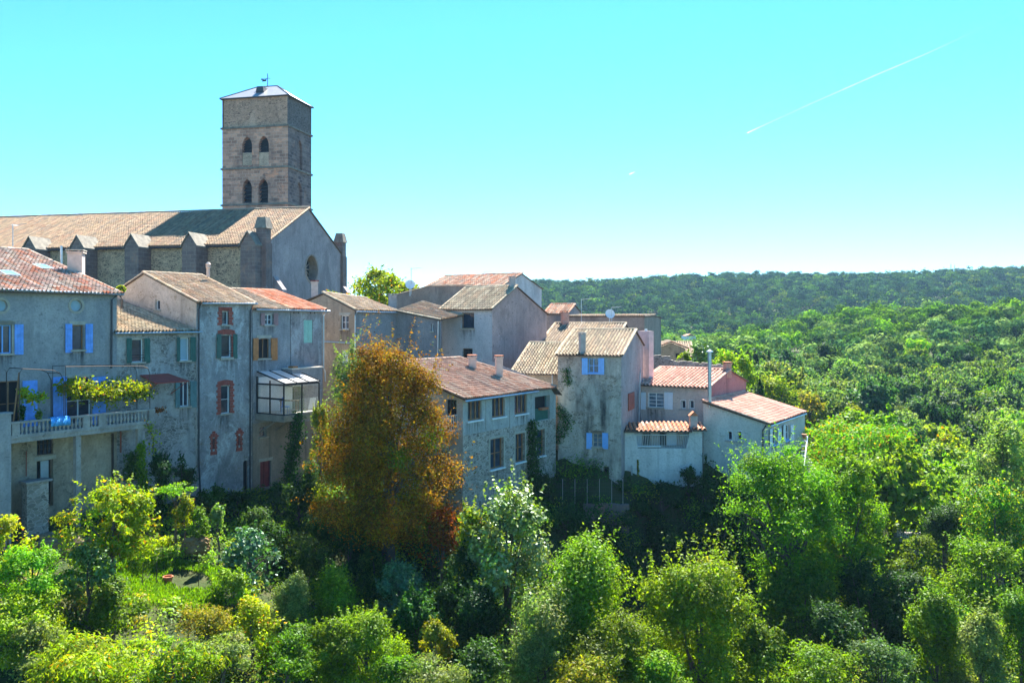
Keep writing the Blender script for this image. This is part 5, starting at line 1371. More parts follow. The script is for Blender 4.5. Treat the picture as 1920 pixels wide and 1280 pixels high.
def tree(name, label, px, pyc, wpx, hpx, Y, pal, prof='round', leaf=.22, cat='tree', group=None, dens=1.0, nclump=None, crad=None, mat='leaf', bark='bark', rt=None, tv=None, lobes_=8, twig_=.15, pal2=None, aspect=.5, droop=.3, base=None, limbs=9, inner=.35, up=.4):
    TREEID[0] += 1; sd = 100+TREEID[0]
    c = P(px, pyc, Y); R = (wpx/2/F*Y*.92, wpx/2/F*Y*.92, hpx/2/F*Y*.95)
    g_ = h1(c.x, c.y); tv = (.15 if cat == 'shrub' else .9) if tv is None else tv
    gap = c.z-R[2]-g_-tv
    if gap > 0 and base is None:            # crown reaches down towards the ground
        e_ = min(gap, .55*R[2]) if (Y < 48 and px > 600) else 0; g2 = e_/R[2]; c.z -= e_/2; hpx = hpx*(1+g2/2); wpx *= 1+.28*g2; R = (R[0]*(1+.28*g2), R[1]*(1+.28*g2), R[2]+e_/2); prof = 'skirt' if prof != 'cone' and e_ > .3 else prof
    if crad is None: crad = .36 if min(wpx, hpx) > 90 else .44
    leaf *= .82 if Y < 60 else 1.0
    lp_ = leaf*F/Y
    n = int(dens*(10.5 if pyc > 1080 else 8)*wpx*hpx/(lp_*lp_*aspect)); n = max(500, min(n, 95000))
    if nclump is None: nclump = int(np.clip(wpx*hpx/520, 22, 120))
    v, cc, C, cr = crown_arrays(R, n, leaf, pal, prof, nclump, crad, sd, aspect, droop, inner, pal2=pal2, up=up, lobes=lobes_, twig=twig_)
    bz = h1(c.x, c.y)
    if base is not None: bz = base
    bz = min(bz, c.z-R[2]*.6)
    b = Vector((c.x, c.y, bz))
    root = empty(name, b, label, cat, group)
    me = leafmesh('crown', v+np.array(c-b), cc, M[mat]); o = bpy.data.objects.new('crown', me); COL.objects.link(o); o.parent = root
    mb = trunk_mb(b, c, R, C, rt or max(.05, R[0]*.07), sd, limbs); mb.build('trunk', M[bark], root)
    return root
def shrub(name, label, px, pyc, wpx, hpx, Y, pal, prof='dome', leaf=.17, group=None, cat='shrub', **k):
    return tree(name, label, px, pyc, wpx, hpx, Y, pal, prof, leaf, cat, group, limbs=6, **k)

T, B_ = tree, shrub
# the big autumn tree
T('chestnut_tree', 'tall rust and gold autumn tree with a bare lower trunk in front of the houses', 728, 836, 284, 384, 46, 'autumn', 'pear', .18, lobes_=0, nclump=190, crad=.20, dens=1.5, pal2=('olive', .03), twig_=.05, mat='leafa', rt=.34, inner=.25, base=-13.6, limbs=10, bark='bark', tv=9)
B_('shrub', 'small russet bush hanging at the right foot of the autumn tree', 830, 1005, 85, 85, 44.5, 'autumn', leaf=.2, mat='leafa')
B_('shrub', 'pale grey green tree behind the left side of the autumn tree crown', 652, 748, 110, 200, 54, 'grey', 'dome', .2)
B_('shrub', 'light green climbing bush by the conservatory corner', 600, 815, 40, 110, 52.5, 'olive', 'column', .17)
# left foreground
T('tree', 'rounded yellow green tree with orange flecks in front of the basement wall', 208, 985, 205, 165, 38, 'yellow', 'dome', .22, dens=1.1, nclump=70, crad=.24)
B_('shrub', 'yellow green bush at the left edge under the grey pier', 14, 1015, 90, 90, 36, 'yellow', leaf=.18)
B_('shrub', 'broad mid green bush below the left edge pier', 60, 1085, 140, 110, 34.5, 'bright', leaf=.17)
B_('shrub', 'dark leathery bush left of the garden lawn', 165, 1085, 130, 120, 36, 'mid', leaf=.2, mat='leafg')
B_('shrub', 'dark bush with shadowed underside below the lawn', 215, 1135, 110, 90, 35, 'mid', leaf=.18)
B_('shrub', 'big bushy shrub filling the left edge', 40, 1170, 180, 130, 33, 'bright', leaf=.16)
B_('shrub', 'grey green bush low at the left edge', 75, 1215, 150, 90, 32, 'grey', leaf=.14)
T('tree', 'yellow green sumac with long drooping leaves at bottom left', 180, 1262, 240, 130, 31.5, 'yellow', 'spread', .26, aspect=.28, droop=1.2, nclump=60)
T('tree', 'yellow green sumac with long drooping leaves at the bottom beside the dry scrub', 330, 1255, 170, 110, 31.3, 'yellow', 'spread', .26, aspect=.28, droop=1.2)
B_('shrub', 'fig bush with broad bluish leaves right of the garden lawn', 470, 1045, 135, 115, 41, 'blue', 'dome', .26, mat='leafg', aspect=.65)
B_('shrub', 'small bush right under the fig bush', 440, 1110, 80, 80, 39, 'bright', leaf=.17)
B_('shrub', 'white edged pale shrub lit in front of the tall brick trimmed house', 408, 977, 38, 75, 44, 'grey', 'column', .2, aspect=.65)
B_('shrub', 'pointed bright green bush left of the dark gully', 628, 1130, 115, 145, 38, 'bright', 'cone', .17)
B_('shrub', 'grey green willowy bush left of the pointed bush', 545, 1155, 85, 140, 37, 'grey', 'column', .15)
B_('shrub', 'yellowish scrub below the fig bush', 470, 1190, 130, 110, 35.5, 'yellow', leaf=.15)
B_('shrub', 'dry brownish scrub under the garden stakes', 385, 1165, 120, 70, 35.5, 'dry', leaf=.13)
B_('shrub', 'grey dry scrub at the bottom centre left', 420, 1235, 150, 100, 33, 'grey', leaf=.13)
B_('shrub', 'mid green bush at the bottom between two scrubs', 540, 1235, 140, 110, 33.5, 'mid', leaf=.15)
B_('shrub', 'bright feathery bush sloping down to the dark gully', 690, 1215, 170, 130, 34.5, 'bright', 'cone', .14)
B_('shrub', 'mid green bush beside the feathery bush', 630, 1215, 100, 110, 34, 'mid', leaf=.15)
B_('shrub', 'pale small plant catching light in the dark gully', 818, 1195, 60, 75, 36, 'olive', 'column', .18)
B_('shrub', 'low pale shrub at the bottom edge of the gully', 800, 1255, 140, 60, 33, 'grey', leaf=.15)
B_('shrub', 'dark silvery shrub below the autumn tree trunk', 752, 1105, 100, 110, 42, 'blue', 'dome', .2, mat='leafg')
B_('shrub', 'deep green bush in the shade left of the autumn trunk', 655, 1040, 90, 100, 45, 'deep', leaf=.2)
B_('shrub', 'deep green bush in the shade under the conservatory', 560, 960, 100, 100, 49, 'deep', leaf=.2)
B_('shrub', 'deep green bush at the foot of the orange shuttered house', 480, 985, 80, 70, 46, 'deep', leaf=.18)
B_('shrub', 'dark evergreen bush right of the ivy column', 305, 905, 70, 100, 46.5, 'deep', leaf=.17)
B_('shrub', 'flat topped bright hedge arch in front of the rubble house', 330, 918, 76, 26, 45, 'bright', 'dome', .14)
B_('shrub', 'hanging pale bush on the rock outcrop', 345, 955, 40, 70, 44.5, 'yellow', 'column', .16)
B_('shrub', 'leafy bush on top of the rock outcrop right side', 372, 985, 50, 60, 44.5, 'mid', leaf=.16)
# centre and right foreground
T('tree', 'large leaved pale tree glinting in front of the rubble house corner', 950, 1025, 190, 220, 42, 'mid', 'dome', .26, pal2=('grey', .45), mat='leafg', aspect=.65, nclump=110, crad=.24, lobes_=12)  # grey clumps paint pale highlights into the leaf colour
T('tree', 'bright green tree overlapping the left of the pale glinting tree', 893, 1020, 85, 120, 42.5, 'yellow', 'dome', .24)
T('tree', 'leaning light green tree with a stepped top right of the glinting tree', 1090, 1130, 235, 225, 39, 'bright', 'cone', .2, nclump=60)
T('tree', 'silver green tree at the bottom left of the leaning tree', 1025, 1195, 170, 190, 36.5, 'grey', 'dome', .17, nclump=60)
T('tree', 'mid green bushy tree at the bottom in the middle', 1150, 1225, 190, 150, 35.5, 'mid', 'dome', .18, nclump=60)
T('tree', 'domed leafy tree at the bottom with bright left rim', 1315, 1175, 265, 245, 38, 'bright', 'dome', .21, nclump=130, crad=.24, lobes_=14)
B_('shrub', 'small bright shoot above the domed leafy tree', 1325, 1075, 60, 60, 40, 'yellow', 'cone', .22)
T('tree', 'darker tree at the bottom right of the domed leafy tree', 1420, 1240, 120, 130, 37, 'mid', 'dome', .2)
T('ash_tree', 'big feathery green tree in front of the lean-to house with visible dark limbs', 1480, 985, 300, 270, 49, 'bright', 'spread', .24, nclump=110, crad=.2, rt=.3, limbs=20, aspect=.4, tv=3)
T('ash_tree', 'feathery green tree joined to the right of the big feathery tree', 1590, 985, 170, 270, 50, 'bright', 'dome', .24, nclump=90, crad=.2, limbs=16, aspect=.4, tv=3)
T('tree', 'dark green tree below the feathery trees in the shade', 1500, 1140, 190, 180, 47, 'mid', 'dome', .24, nclump=70)
T('tree', 'dark tree standing low right of the shaded tree', 1640, 1120, 150, 140, 46, 'deep', 'dome', .22)
T('silk_tree', 'flat topped tree with orange blossoms right of the lean-to house', 1595, 838, 230, 95, 66, 'limeflower', 'spread', .28, nclump=70, aspect=.4)
T('tree', 'green tree under the orange blossomed tree', 1620, 890, 190, 90, 63, 'bright', 'dome', .3, nclump=60)
T('tree', 'leafy tree below the round railing', 1720, 1055, 110, 100, 52, 'mid', 'dome', .22)
T('tree', 'tall pale green tree at the right edge', 1880, 905, 170, 240, 58, 'grey', 'dome', .28, nclump=90, crad=.22)
T('tree', 'yellow leaved tree at the right edge', 1865, 985, 150, 150, 54, 'yellowleaf', 'dome', .25, nclump=60)
T('tree', 'pointed bright tree at the bottom right', 1755, 1190, 120, 170, 42, 'bright', 'cone', .2)
T('tree', 'tall pointed pale tree in the bottom right corner', 1840, 1225, 130, 150, 40, 'grey', 'cone', .19)
T('tree', 'mid green tree under the yellow leaved tree', 1840, 1095, 170, 150, 48, 'mid', 'dome', .23, nclump=60)
T('tree', 'grey green bush at the bottom right of centre', 1650, 1250, 150, 90, 39, 'blue', 'dome', .18)
T('tree', 'green tree cut off by the bottom right corner', 1915, 1200, 110, 180, 41, 'mid', 'dome', .2)
for (x, y, w, hh_, Y, pal, lab) in [(900, 1250, 130, 90, 35, 'deep', 'dark bush at the bottom edge left of the silver green tree'), (1230, 1262, 120, 80, 34, 'bright', 'bright bush at the bottom edge under the domed leafy tree'), (1530, 1262, 170, 90, 37, 'mid', 'mid green bush at the bottom edge right of centre'), (1560, 1195, 130, 120, 42, 'deep', 'dark bush in front of the shaded trees at lower right'), (1700, 1130, 120, 110, 47, 'deep', 'dark bush below the round railing'), (1770, 1000, 110, 110, 57, 'deep', 'dark tree right of the round railing'), (1100, 1262, 120, 70, 33.5, 'olive', 'olive bush at the bottom edge in front of the mid green bushy tree'), (745, 1262, 120, 60, 33, 'mid', 'mid green bush at the bottom edge below the feathery bush')]:
    B_('shrub', lab, x, y, w, hh_, Y, pal, leaf=.19)
# shaded bank under the houses
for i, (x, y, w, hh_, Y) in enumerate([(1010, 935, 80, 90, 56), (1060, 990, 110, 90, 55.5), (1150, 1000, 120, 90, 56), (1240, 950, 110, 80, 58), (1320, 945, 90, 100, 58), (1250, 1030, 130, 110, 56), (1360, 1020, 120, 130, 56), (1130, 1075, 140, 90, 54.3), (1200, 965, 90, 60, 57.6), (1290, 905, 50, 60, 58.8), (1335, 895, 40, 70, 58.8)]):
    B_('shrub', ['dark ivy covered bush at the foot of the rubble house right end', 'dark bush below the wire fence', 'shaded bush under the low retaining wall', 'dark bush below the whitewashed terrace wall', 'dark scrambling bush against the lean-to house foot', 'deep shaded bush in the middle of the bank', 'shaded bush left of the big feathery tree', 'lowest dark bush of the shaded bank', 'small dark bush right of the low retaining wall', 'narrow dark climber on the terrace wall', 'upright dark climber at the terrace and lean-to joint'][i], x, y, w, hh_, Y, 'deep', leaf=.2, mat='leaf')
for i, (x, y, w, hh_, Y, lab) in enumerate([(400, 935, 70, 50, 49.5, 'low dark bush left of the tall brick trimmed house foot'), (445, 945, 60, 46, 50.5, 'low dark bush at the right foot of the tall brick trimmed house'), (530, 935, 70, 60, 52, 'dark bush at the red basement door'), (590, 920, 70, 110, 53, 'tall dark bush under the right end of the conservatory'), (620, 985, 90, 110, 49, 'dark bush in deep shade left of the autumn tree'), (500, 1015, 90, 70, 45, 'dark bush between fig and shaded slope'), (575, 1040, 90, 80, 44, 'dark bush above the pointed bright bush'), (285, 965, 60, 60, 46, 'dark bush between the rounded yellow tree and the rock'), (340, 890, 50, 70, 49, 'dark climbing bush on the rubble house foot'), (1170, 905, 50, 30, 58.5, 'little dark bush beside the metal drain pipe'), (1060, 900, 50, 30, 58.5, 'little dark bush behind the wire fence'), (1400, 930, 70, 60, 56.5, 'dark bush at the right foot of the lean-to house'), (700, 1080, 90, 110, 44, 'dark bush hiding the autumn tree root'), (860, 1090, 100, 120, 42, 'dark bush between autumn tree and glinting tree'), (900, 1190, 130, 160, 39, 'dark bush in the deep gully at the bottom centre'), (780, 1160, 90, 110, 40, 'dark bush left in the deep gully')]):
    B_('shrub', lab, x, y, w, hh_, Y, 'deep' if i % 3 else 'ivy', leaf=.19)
# trees behind the village
for i, (x, y, w, hh_) in enumerate([(712, 550, 150, 84), (768, 558, 70, 52)]):
    T('tree', ['rounded yellow green plane tree right of the church gable', 'lower yellow green plane tree behind the roof antenna'][i], x, y, w, hh_, 82, 'yellow', 'dome', .30, base=-5, dens=1.8, lobes_=0, nclump=80, crad=.26)
B_('shrub', 'tiny leafy sprig growing between two roofs beside the blue shuttered house', 228, 541, 16, 12, 50, 'yellow', leaf=.2, base=1)
T('tree', 'dark glossy leaved tree beside the small gabled house', 1312, 668, 42, 55, 88, 'mid', 'dome', .35, mat='leafg')
T('tree', 'light green shrubby tree left of the dark glossy tree', 1282, 675, 34, 30, 86, 'bright', 'dome', .3)
T('tree', 'bright yellow green tree behind the brick chimney', 1370, 685, 70, 60, 92, 'yellow', 'dome', .35)
T('tree', 'rounded green tree right of the brick chimney', 1395, 700, 50, 70, 80, 'bright', 'dome', .3)
T('tree', 'round brownish olive tree beyond the lean-to roof', 1462, 738, 82, 75, 95, 'olive', 'round', .35, nclump=50)
T('tree', 'reddish brown tree beyond the end of the lean-to roof', 1518, 765, 60, 60, 98, 'dry', 'round', .35)
T('tree', 'russet brown tree on the slope right of the village', 1640, 752, 64, 50, 118, 'dry', 'dome', .4, pal2=('rust', .35))
for i, (x, y, w, hh_, Y) in enumerate([(1442, 678, 9, 50, 120), (1400, 692, 22, 60, 112), (1417, 690, 16, 56, 118), (1424, 735, 24, 50, 92)]):
    T('cypress', ['slim tall dark cypress standing alone on the slope', 'broad dark cypress left of its group', 'dark cypress between the broad one and the slim one', 'short dark cypress in front beyond the pink gable'][i], x, y, w, hh_, Y, 'deep', 'column', .3, dens=1.6)

# climbers: leaves on a surface
def climber(name, label, pts, n, leaf, pal, spread, seed, cat='climber', mat='leaf'):
    """leaves along a polyline of 3D points with a spread radius per point"""
    r = np.random.default_rng(seed); pts = np.array([tuple(p) for p in pts]); sp = np.array(spread)
    t = r.uniform(0, len(pts)-1, n); i = np.minimum(t.astype(int), len(pts)-2); fr = (t-i)[:, None]
    p = pts[i]*(1-fr)+pts[i+1]*fr; w = (sp[i][:, None]*(1-fr)+sp[i+1][:, None]*fr)
    clump = r.normal(size=(60, 3))[r.integers(0, 60, n)]*.6
    p = p+(r.normal(size=(n, 3))*.45+clump*.6)*w*np.array([1, .5, .8])
    c = pick(pal, n, r); v, cc = leaves(p, r.normal(size=(n, 3))+np.array([.3, -.6, .6]), leaf, c, .6, .4, r)
    b = Vector(pts.mean(0)); b.z = pts[:, 2].min()
    root = empty(name, b, label, cat)
    me = leafmesh('foliage', v-np.array(b), cc, M[mat]); o = bpy.data.objects.new('foliage', me); COL.objects.link(o); o.parent = root
    mb = MB(); mb.tube([Vector(q)+Vector((random.uniform(-.05, .05), .05, random.uniform(-.05, .05))) for q in pts], .03, 5); mb.build('stem', M['bark'], root)
    return root
climber('grape_vine', 'yellow green grape vine trained along the balcony pergola', [W(128, 728, -.6), W(150, 728, -.6), W(180, 735, -.6), W(210, 738, -.6), W(240, 730, -.6), W(265, 735, -.5), W(284, 733, -.4)], 2600, .19, 'yellow', [.3, .55, .62, .7, .75, .6, .35], 1, 'vine')
climber('grape_vine', 'small sprig of vine at the left of the balcony', [W(52, 732, -.5), W(66, 748, -.5), W(95, 742, -.5)], 420, .18, 'yellow', [.25, .35, .2], 2, 'vine')
climber('ivy', 'green ivy column climbing a post at the right end of the balcony', [W(262, 830, .15), W(258, 870, .1), W(264, 900, .15), W(270, 945, .2)], 1500, .15, 'bright', [.18, .3, .32, .3], 3)
climber('ivy', 'dark ivy hanging beside the balcony post', [W(250, 850, -.2), W(245, 900, -.1)], 900, .15, 'ivy', [.22, .35], 4)
climber('creeper', 'bare twiggy creeper with few leaves over the balcony end', [W(270, 790, .2), W(285, 820, .2), W(280, 850, .2)], 160, .15, 'yellow', [.3, .4, .3], 14)
climber('ivy', 'dark green creeper hanging from the conservatory balcony', [cp(.9, w_ if False else 2.75, -6.0), cp(.9, 2.7, -7.5), cp(1.0, 2.2, -9), cp(1.1, 1.8, -10.5)], 2600, .16, 'ivy', [.35, .42, .45, .4], 5)
climber('creeper', 'dark creeper spreading on the grey rubble house corner', [f7.pt(f7.s(992), f7.z(992, 790), .25), f7.pt(f7.s(993), f7.z(993, 840), .3), f7.pt(f7.s(990), f7.z(990, 890), .4), f7.pt(f7.s(985), f7.z(985, 930), .5)], 2600, .16, 'ivy', [.3, .45, .5, .7], 6)
climber('creeper', 'dark ivy patch between the rubble house and stained house', [f8.pt(f8.s(1050), f8.z(1050, 760), .25), f8.pt(f8.s(1066), f8.z(1066, 790), .2), f8.pt(f8.s(1045), f8.z(1045, 830), .3)], 700, .15, 'ivy', [.3, .5, .35], 7)
climber('creeper', 'thin ivy patch under the upper blue window of the stained house', [f8.pt(f8.s(1062), f8.z(1062, 690), .12), f8.pt(f8.s(1068), f8.z(1068, 720), .12)], 260, .13, 'ivy', [.3, .3], 8)
climber('creeper', 'narrow dried creeper strip on the whitewashed terrace wall', [fL.pt(fL.s(1196), fL.z(1196, 862), .06), fL.pt(fL.s(1196), fL.z(1196, 900), .06)], 160, .12, 'dry', [.06, .1], 9)
climber('geranium', 'orange flowered potted geraniums at the right end of the balustrade', [W(288, 770, 0), W(306, 768, 0)], 160, .12, 'rust', [.12, .15], 10, 'potted plant', 'leafa')
climber('potted_plant', 'spiky dark potted plant on the balcony left side', [W(45, 785, -.2), W(46, 762, -.2)], 120, .2, 'deep', [.1, .2], 11, 'potted plant')
climber('potted_plant', 'pale green potted plant on the balustrade', [W(72, 787, 0), W(74, 772, 0)], 120, .16, 'grey', [.08, .2], 12, 'potted plant')

# ------------------------------------------------------------------ mid slope: single trees
protos = []
kinds = [('mid', 'dome'), ('bright', 'dome'), ('grey', 'round'), ('deep', 'round'), ('blue', 'dome'), ('olive', 'dome'), ('mid', 'round'), ('yellow', 'dome'), ('blue', 'round'), ('bright', 'spread')]
def crown_single(i, pal, prof, n, ls):
    v, c, C, cr = crown_arrays((3, 3, 2.6), n, ls, pal, prof, 46, .27, 900+i, .6, .2, .45)
    return v, c
for i, (pal, prof) in enumerate(kinds):
    v, c = crown_single(i, pal, prof, 6000, .40)
    me = leafmesh('tree', v+np.array([0, 0, 3.4]), c, M['leaf'])
    # trunk joined as slim faces
    protos.append((me, pal))
names = {'mid': 'mid green', 'bright': 'bright green', 'grey': 'silvery grey green', 'deep': 'dark green', 'blue': 'bluish green', 'olive': 'olive', 'yellow': 'yellow green'}
pos = []
def ok(x, y, d):
    for (a, b, e) in pos:
        if (a-x)**2+(b-y)**2 < (d*.5+e*.5)**2*.55: return False
    return True
def occupied(px, Y):
    return Y < 62 and px < 1560 or Y < 100 and px < 1570 or Y < 48
cand = 0
while len(pos) < 270 and cand < 30000:
    cand += 1
    Y = 48+random.random()**.8*130; px = random.uniform(1400, 2000)
    if occupied(px, Y): continue
    if Y < 62 and px < 1700: continue
    x = (px-CX)/F*Y; d = random.uniform(4.2, 7.0)
    if not ok(x, Y, d): continue
    pos.append((x, Y, d))
zz_ = H([p[0] for p in pos], [p[1] for p in pos])
for (x, Y, d), z in zip(pos, zz_):
    px = x/Y*F+CX
    k = random.random()
    # silvery oaks on the middle slope, brighter trees lower down
    if 105 < Y: pal = random.choices(['grey', 'blue', 'deep', 'mid', 'olive', 'bright'], [.36, .3, .1, .14, .06, .04])[0]
    else: pal = random.choices(['bright', 'mid', 'yellow', 'grey', 'deep', 'olive', 'blue'], [.28, .26, .08, .12, .08, .06, .12])[0]
    me, pl = random.choice([q for q in protos if q[1] == pal])
    o = bpy.data.objects.new('tree', me); COL.objects.link(o)
    s = d/6.0*1.12; o.scale = (s, s, s*random.uniform(.85, 1.25)); o.rotation_euler = (0, 0, random.uniform(0, 6.28)); o.location = (x, Y, z-.4)
    near = 'near' if Y < 90 else ('mid' if Y < 130 else 'upper')
    tag(o, names[pal]+' leafy tree on the '+{'near': 'lower', 'mid': 'middle', 'upper': 'upper'}[near]+' part of the wooded right hand slope', 'tree', names[pal]+' trees on the '+near+' right slope')

# rest of the woods, as stuff
def wood(name, label, pts, nl, ls, sizes, pals, mat, seed, squash=.8, bright=1.0):
    r = np.random.default_rng(seed); n = len(pts); V_, C_ = [], []
    bases = []
    for i in range(6):
        v, c, _, _ = crown_arrays((1, 1, squash), nl, ls, 'mid', ['dome', 'round', 'dome', 'spread', 'dome', 'round'][i], 14, .40, seed*10+i, .7, 0, .5, rnd=.22, loose=.03, lobes=0, twig=0)
        bases.append((v, c/np.array([.055, .115, .02])))
    for p, s, pal in zip(pts, sizes, pals):
        v, c = bases[r.integers(6)]; a = r.uniform(0, 6.28); ca, sa = math.cos(a), math.sin(a)
        w = v@np.array([[ca, sa, 0], [-sa, ca, 0], [0, 0, 1]])*s*np.array([1, 1, r.uniform(.8, 1.3)])
        base = np.array(GREEN[pal][0][r.integers(3)])*r.uniform(.75, 1.2)
        lum = c.mean(1, keepdims=True)*bright
        V_.append(w+np.array(p)); C_.append(np.clip(lum*base, .004, .8))
    me = leafmesh(name, np.concatenate(V_), np.concatenate(C_), M[mat]); o = bpy.data.objects.new(name, me); COL.objects.link(o)
    tag(o, label, 'wood', kind='stuff'); return o
def scatter(n, px0, px1, Y0, Y1, seed, power=1.0):
    r = np.random.default_rng(seed); u = r.uniform(0, 1, n); Y = np.sqrt(Y0**2+(Y1**2-Y0**2)*u); px = r.uniform(px0, px1, n)
    x = (px-CX)/F*Y; return x, Y
r = np.random.default_rng(77)
x, y = scatter(900, 1130, 2050, 165, 400, 3); keep = ~((y < 175) & ((x/y*F+CX) < 1240)); x, y = x[keep], y[keep]; s = r.uniform(2.6, 4.4, len(x)); z = H(x, y)+s*1.05
pl = np.where(y > 235, r.choice(['bright', 'mid', 'grey', 'deep', 'blue'], len(x), p=[.34, .40, .10, .10, .06]), r.choice(['grey', 'blue', 'mid', 'bright', 'deep'], len(x), p=[.36, .30, .16, .06, .12]))
wood('hillside_wood', 'mixed green wood covering the near rounded hill on the right', np.stack([x, y, z], 1), 520, .22, s, pl, 'leaff', 4, bright=.72)
x, y = scatter(3900, 940, 2080, 400, 800, 5); s = r.uniform(2.8, 6.4, len(x)); z = H(x, y)+s*1.1
pl = r.choice(['deep', 'mid', 'blue', 'bright', 'olive'], len(x), p=[.52, .18, .25, .03, .02])
wood('far_forest', 'dark pine and oak forest covering the far ridge', np.stack([x, y, z], 1), 190, .27, s, pl, 'leaff', 6, .62, bright=.52)

# undergrowth on the near banks
def undergrowth():
    r = np.random.default_rng(9); n = 3000
    Y = np.sqrt(r.uniform(28**2, 66**2, n)); px = r.uniform(-150, 2050, n); x = (px-CX)/F*Y
    lawn = (np.abs(px-290) < 110) & (np.abs(Y-41) < 2.2)
    # keep the row's own floor clear
    s = (np.stack([x, Y], 1)-np.array([-25.2, 42]))@np.array([U.x, U.y]); o = (np.stack([x, Y], 1)-np.array([-25.2, 42]))@np.array([V.x, V.y])
    house = (o < .7) & (s < 24)
    patio = (px < 140) & (Y > 40)
    h7 = (Y > 59) & (px > 860) & (px < 1480)
    rk = (np.stack([x, Y], 1)-np.array([-2.875, 50.0])); in7 = (rk@np.array([U.x, U.y]) > -1) & (rk@np.array([V.x, V.y]) < .8) & (px > 840) & (px < 1060)
    k = ~(lawn | house | patio | h7 | in7); x, Y, px = x[k], Y[k], px[k]
    z = H(x, Y); V_, C_ = [], []
    for a, b, c_, p in zip(x, Y, z, px):
        w = r.uniform(.35, .95) if p < 560 else r.uniform(.5, 1.5); m = int(130*max(1, w*1.3)**2)
        d = r.normal(size=(m, 3)); d /= np.linalg.norm(d, axis=1, keepdims=True); q = d*w*np.power(r.uniform(0, 1, (m, 1)), .4)*np.array([1, 1, .7])+np.array([a, b, c_+w*.35])
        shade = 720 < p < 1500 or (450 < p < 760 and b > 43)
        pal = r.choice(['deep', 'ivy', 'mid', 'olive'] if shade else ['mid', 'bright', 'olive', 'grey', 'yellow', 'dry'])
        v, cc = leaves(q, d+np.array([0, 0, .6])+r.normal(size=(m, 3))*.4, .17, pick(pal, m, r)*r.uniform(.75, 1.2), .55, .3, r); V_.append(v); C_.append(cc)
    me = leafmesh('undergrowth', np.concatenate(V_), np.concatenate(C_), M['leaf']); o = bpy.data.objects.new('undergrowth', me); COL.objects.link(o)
    tag(o, 'mixed low undergrowth covering the banks of the ravine', 'undergrowth', kind='stuff')
    # lawn
    n = 9000; px = r.uniform(195, 420, n); Y = r.uniform(38.3, 43.5, n); x = (px-CX)/F*Y; z = H(x, Y)
    nz = np.sin(x*1.3)+np.sin(Y*1.7+x*.6); kk = nz > -.9; x, Y, z = x[kk], Y[kk], z[kk]; n = len(x)
    nr = r.normal(size=(n, 3))*np.array([1, 1, .25]); v, cc = leaves(np.stack([x, Y, z+.1+.25*.22], 1), nr, .26, pick('bright', n, r), .22, 2.5, r)
    me = leafmesh('lawn_grass', v, cc, M['leaf']); o = bpy.data.objects.new('lawn_grass', me); COL.objects.link(o); tag(o, 'bright green grass of the small garden lawn', 'grass', kind='stuff')
undergrowth()

# ------------------------------------------------------------------ garden things
def gnd(px, Y): 
    x = (px-CX)/F*Y; return Vector((x, Y, h1(x, Y)))
def rockshape(name, label, c, R, seed):
    bm = bmesh.new(); bmesh.ops.create_icosphere(bm, subdivisions=4, radius=1)
    from mathutils import noise as nz
    for v in bm.verts:
        d = v.co.normalized(); k = 1+.35*nz.noise(d*1.6+Vector((seed, 0, 0)))+.16*nz.noise(d*4+Vector((0, seed, 0)))+.07*nz.noise(d*9)
        v.co = Vector((d.x*R[0]*k, d.y*R[1]*k, d.z*R[2]*k))
    me = bpy.data.meshes.new(name); bm.to_mesh(me); bm.free(); me.materials.append(M['rock']); o = bpy.data.objects.new(name, me); COL.objects.link(o); o.location = c; tag(o, label, 'rock')
q = P(365, 1022, 44.2); rockshape('rock_outcrop', 'brown earthy rock outcrop under the hedge arch behind the lawn', q, (.8, .45, .5), 3)
q = P(112, 1000, 41.6); rockshape('rock_outcrop', 'grey rocky patio ledge below the basement door', Vector((q.x, q.y, -11.2)), (1.6, .9, .8), 5)
q = gnd(315, 41.3); mb = MB(); mb.lathe(q-Vector((0, 0, .02)), [(.16, 0), (.22, .3), (.25, .32), (.25, .38), (.2, .38), (.19, .3)], 12); o = mb.build('plant_pot', M['terracotta']); tag(o, 'orange terracotta pot standing on the garden lawn', 'pot')
for i, (x, y0, Y) in enumerate(((267, 1062, 40.4), (293, 1055, 40.8), (372, 1045, 41), (353, 1165, 36))):
    q = gnd(x, Y); mb = MB(); mb.tube([q-Vector((0, 0, .2)), q+Vector((.03, 0, 1.25))], .018, 5); o = mb.build('garden_stake', M['iron'])
    tag(o, ['left thin dark garden stake on the lawn', 'middle thin dark garden stake on the lawn', 'leaning dark stake at the right side of the lawn', 'dark stake in the dry scrub below the lawn'][i], 'stake', 'garden stakes')
# low retaining wall and wire fence under the stained house
mb = MB(); a, b = gnd(1095, 56.2), gnd(1180, 56.2)
for i in range(14):
    p0 = a.lerp(b, i/14); p1 = a.lerp(b, (i+1)/14); zt_ = -12.15+random.uniform(-.06, .06)
    mb.hexa([Vector((p0.x, p0.y, -14)), Vector((p1.x, p1.y, -14)), Vector((p1.x, p1.y+.5, -14)), Vector((p0.x, p0.y+.5, -14))], [Vector((p0.x, p0.y, zt_)), Vector((p1.x, p1.y, zt_)), Vector((p1.x, p1.y+.5, zt_)), Vector((p0.x, p0.y+.5, zt_))])
o = mb.build('retaining_wall', M['buttress']); tag(o, 'low rubble retaining wall under the wire fence on the shaded bank', 'retaining wall')
fen = empty('wire_fence', gnd(1100, 56.5), 'thin wire mesh fence on pale posts below the black stained house', 'fence')
xs = [1030, 1055, 1078, 1101, 1124, 1147, 1168]; pts = []
for x in xs:
    q = P(x, 935, 56.5); q.z = -11.85; pts.append(q); mb = MB(); mb.tube([q-Vector((0, 0, .3)), q+Vector((0, 0, 1.35))], .02, 5); mb.build('post', M['chimg'], fen)
mb = MB()
for z in np.linspace(.05, 1.3, 6): mb.tube([p+Vector((0, 0, z)) for p in pts], .006, 3)
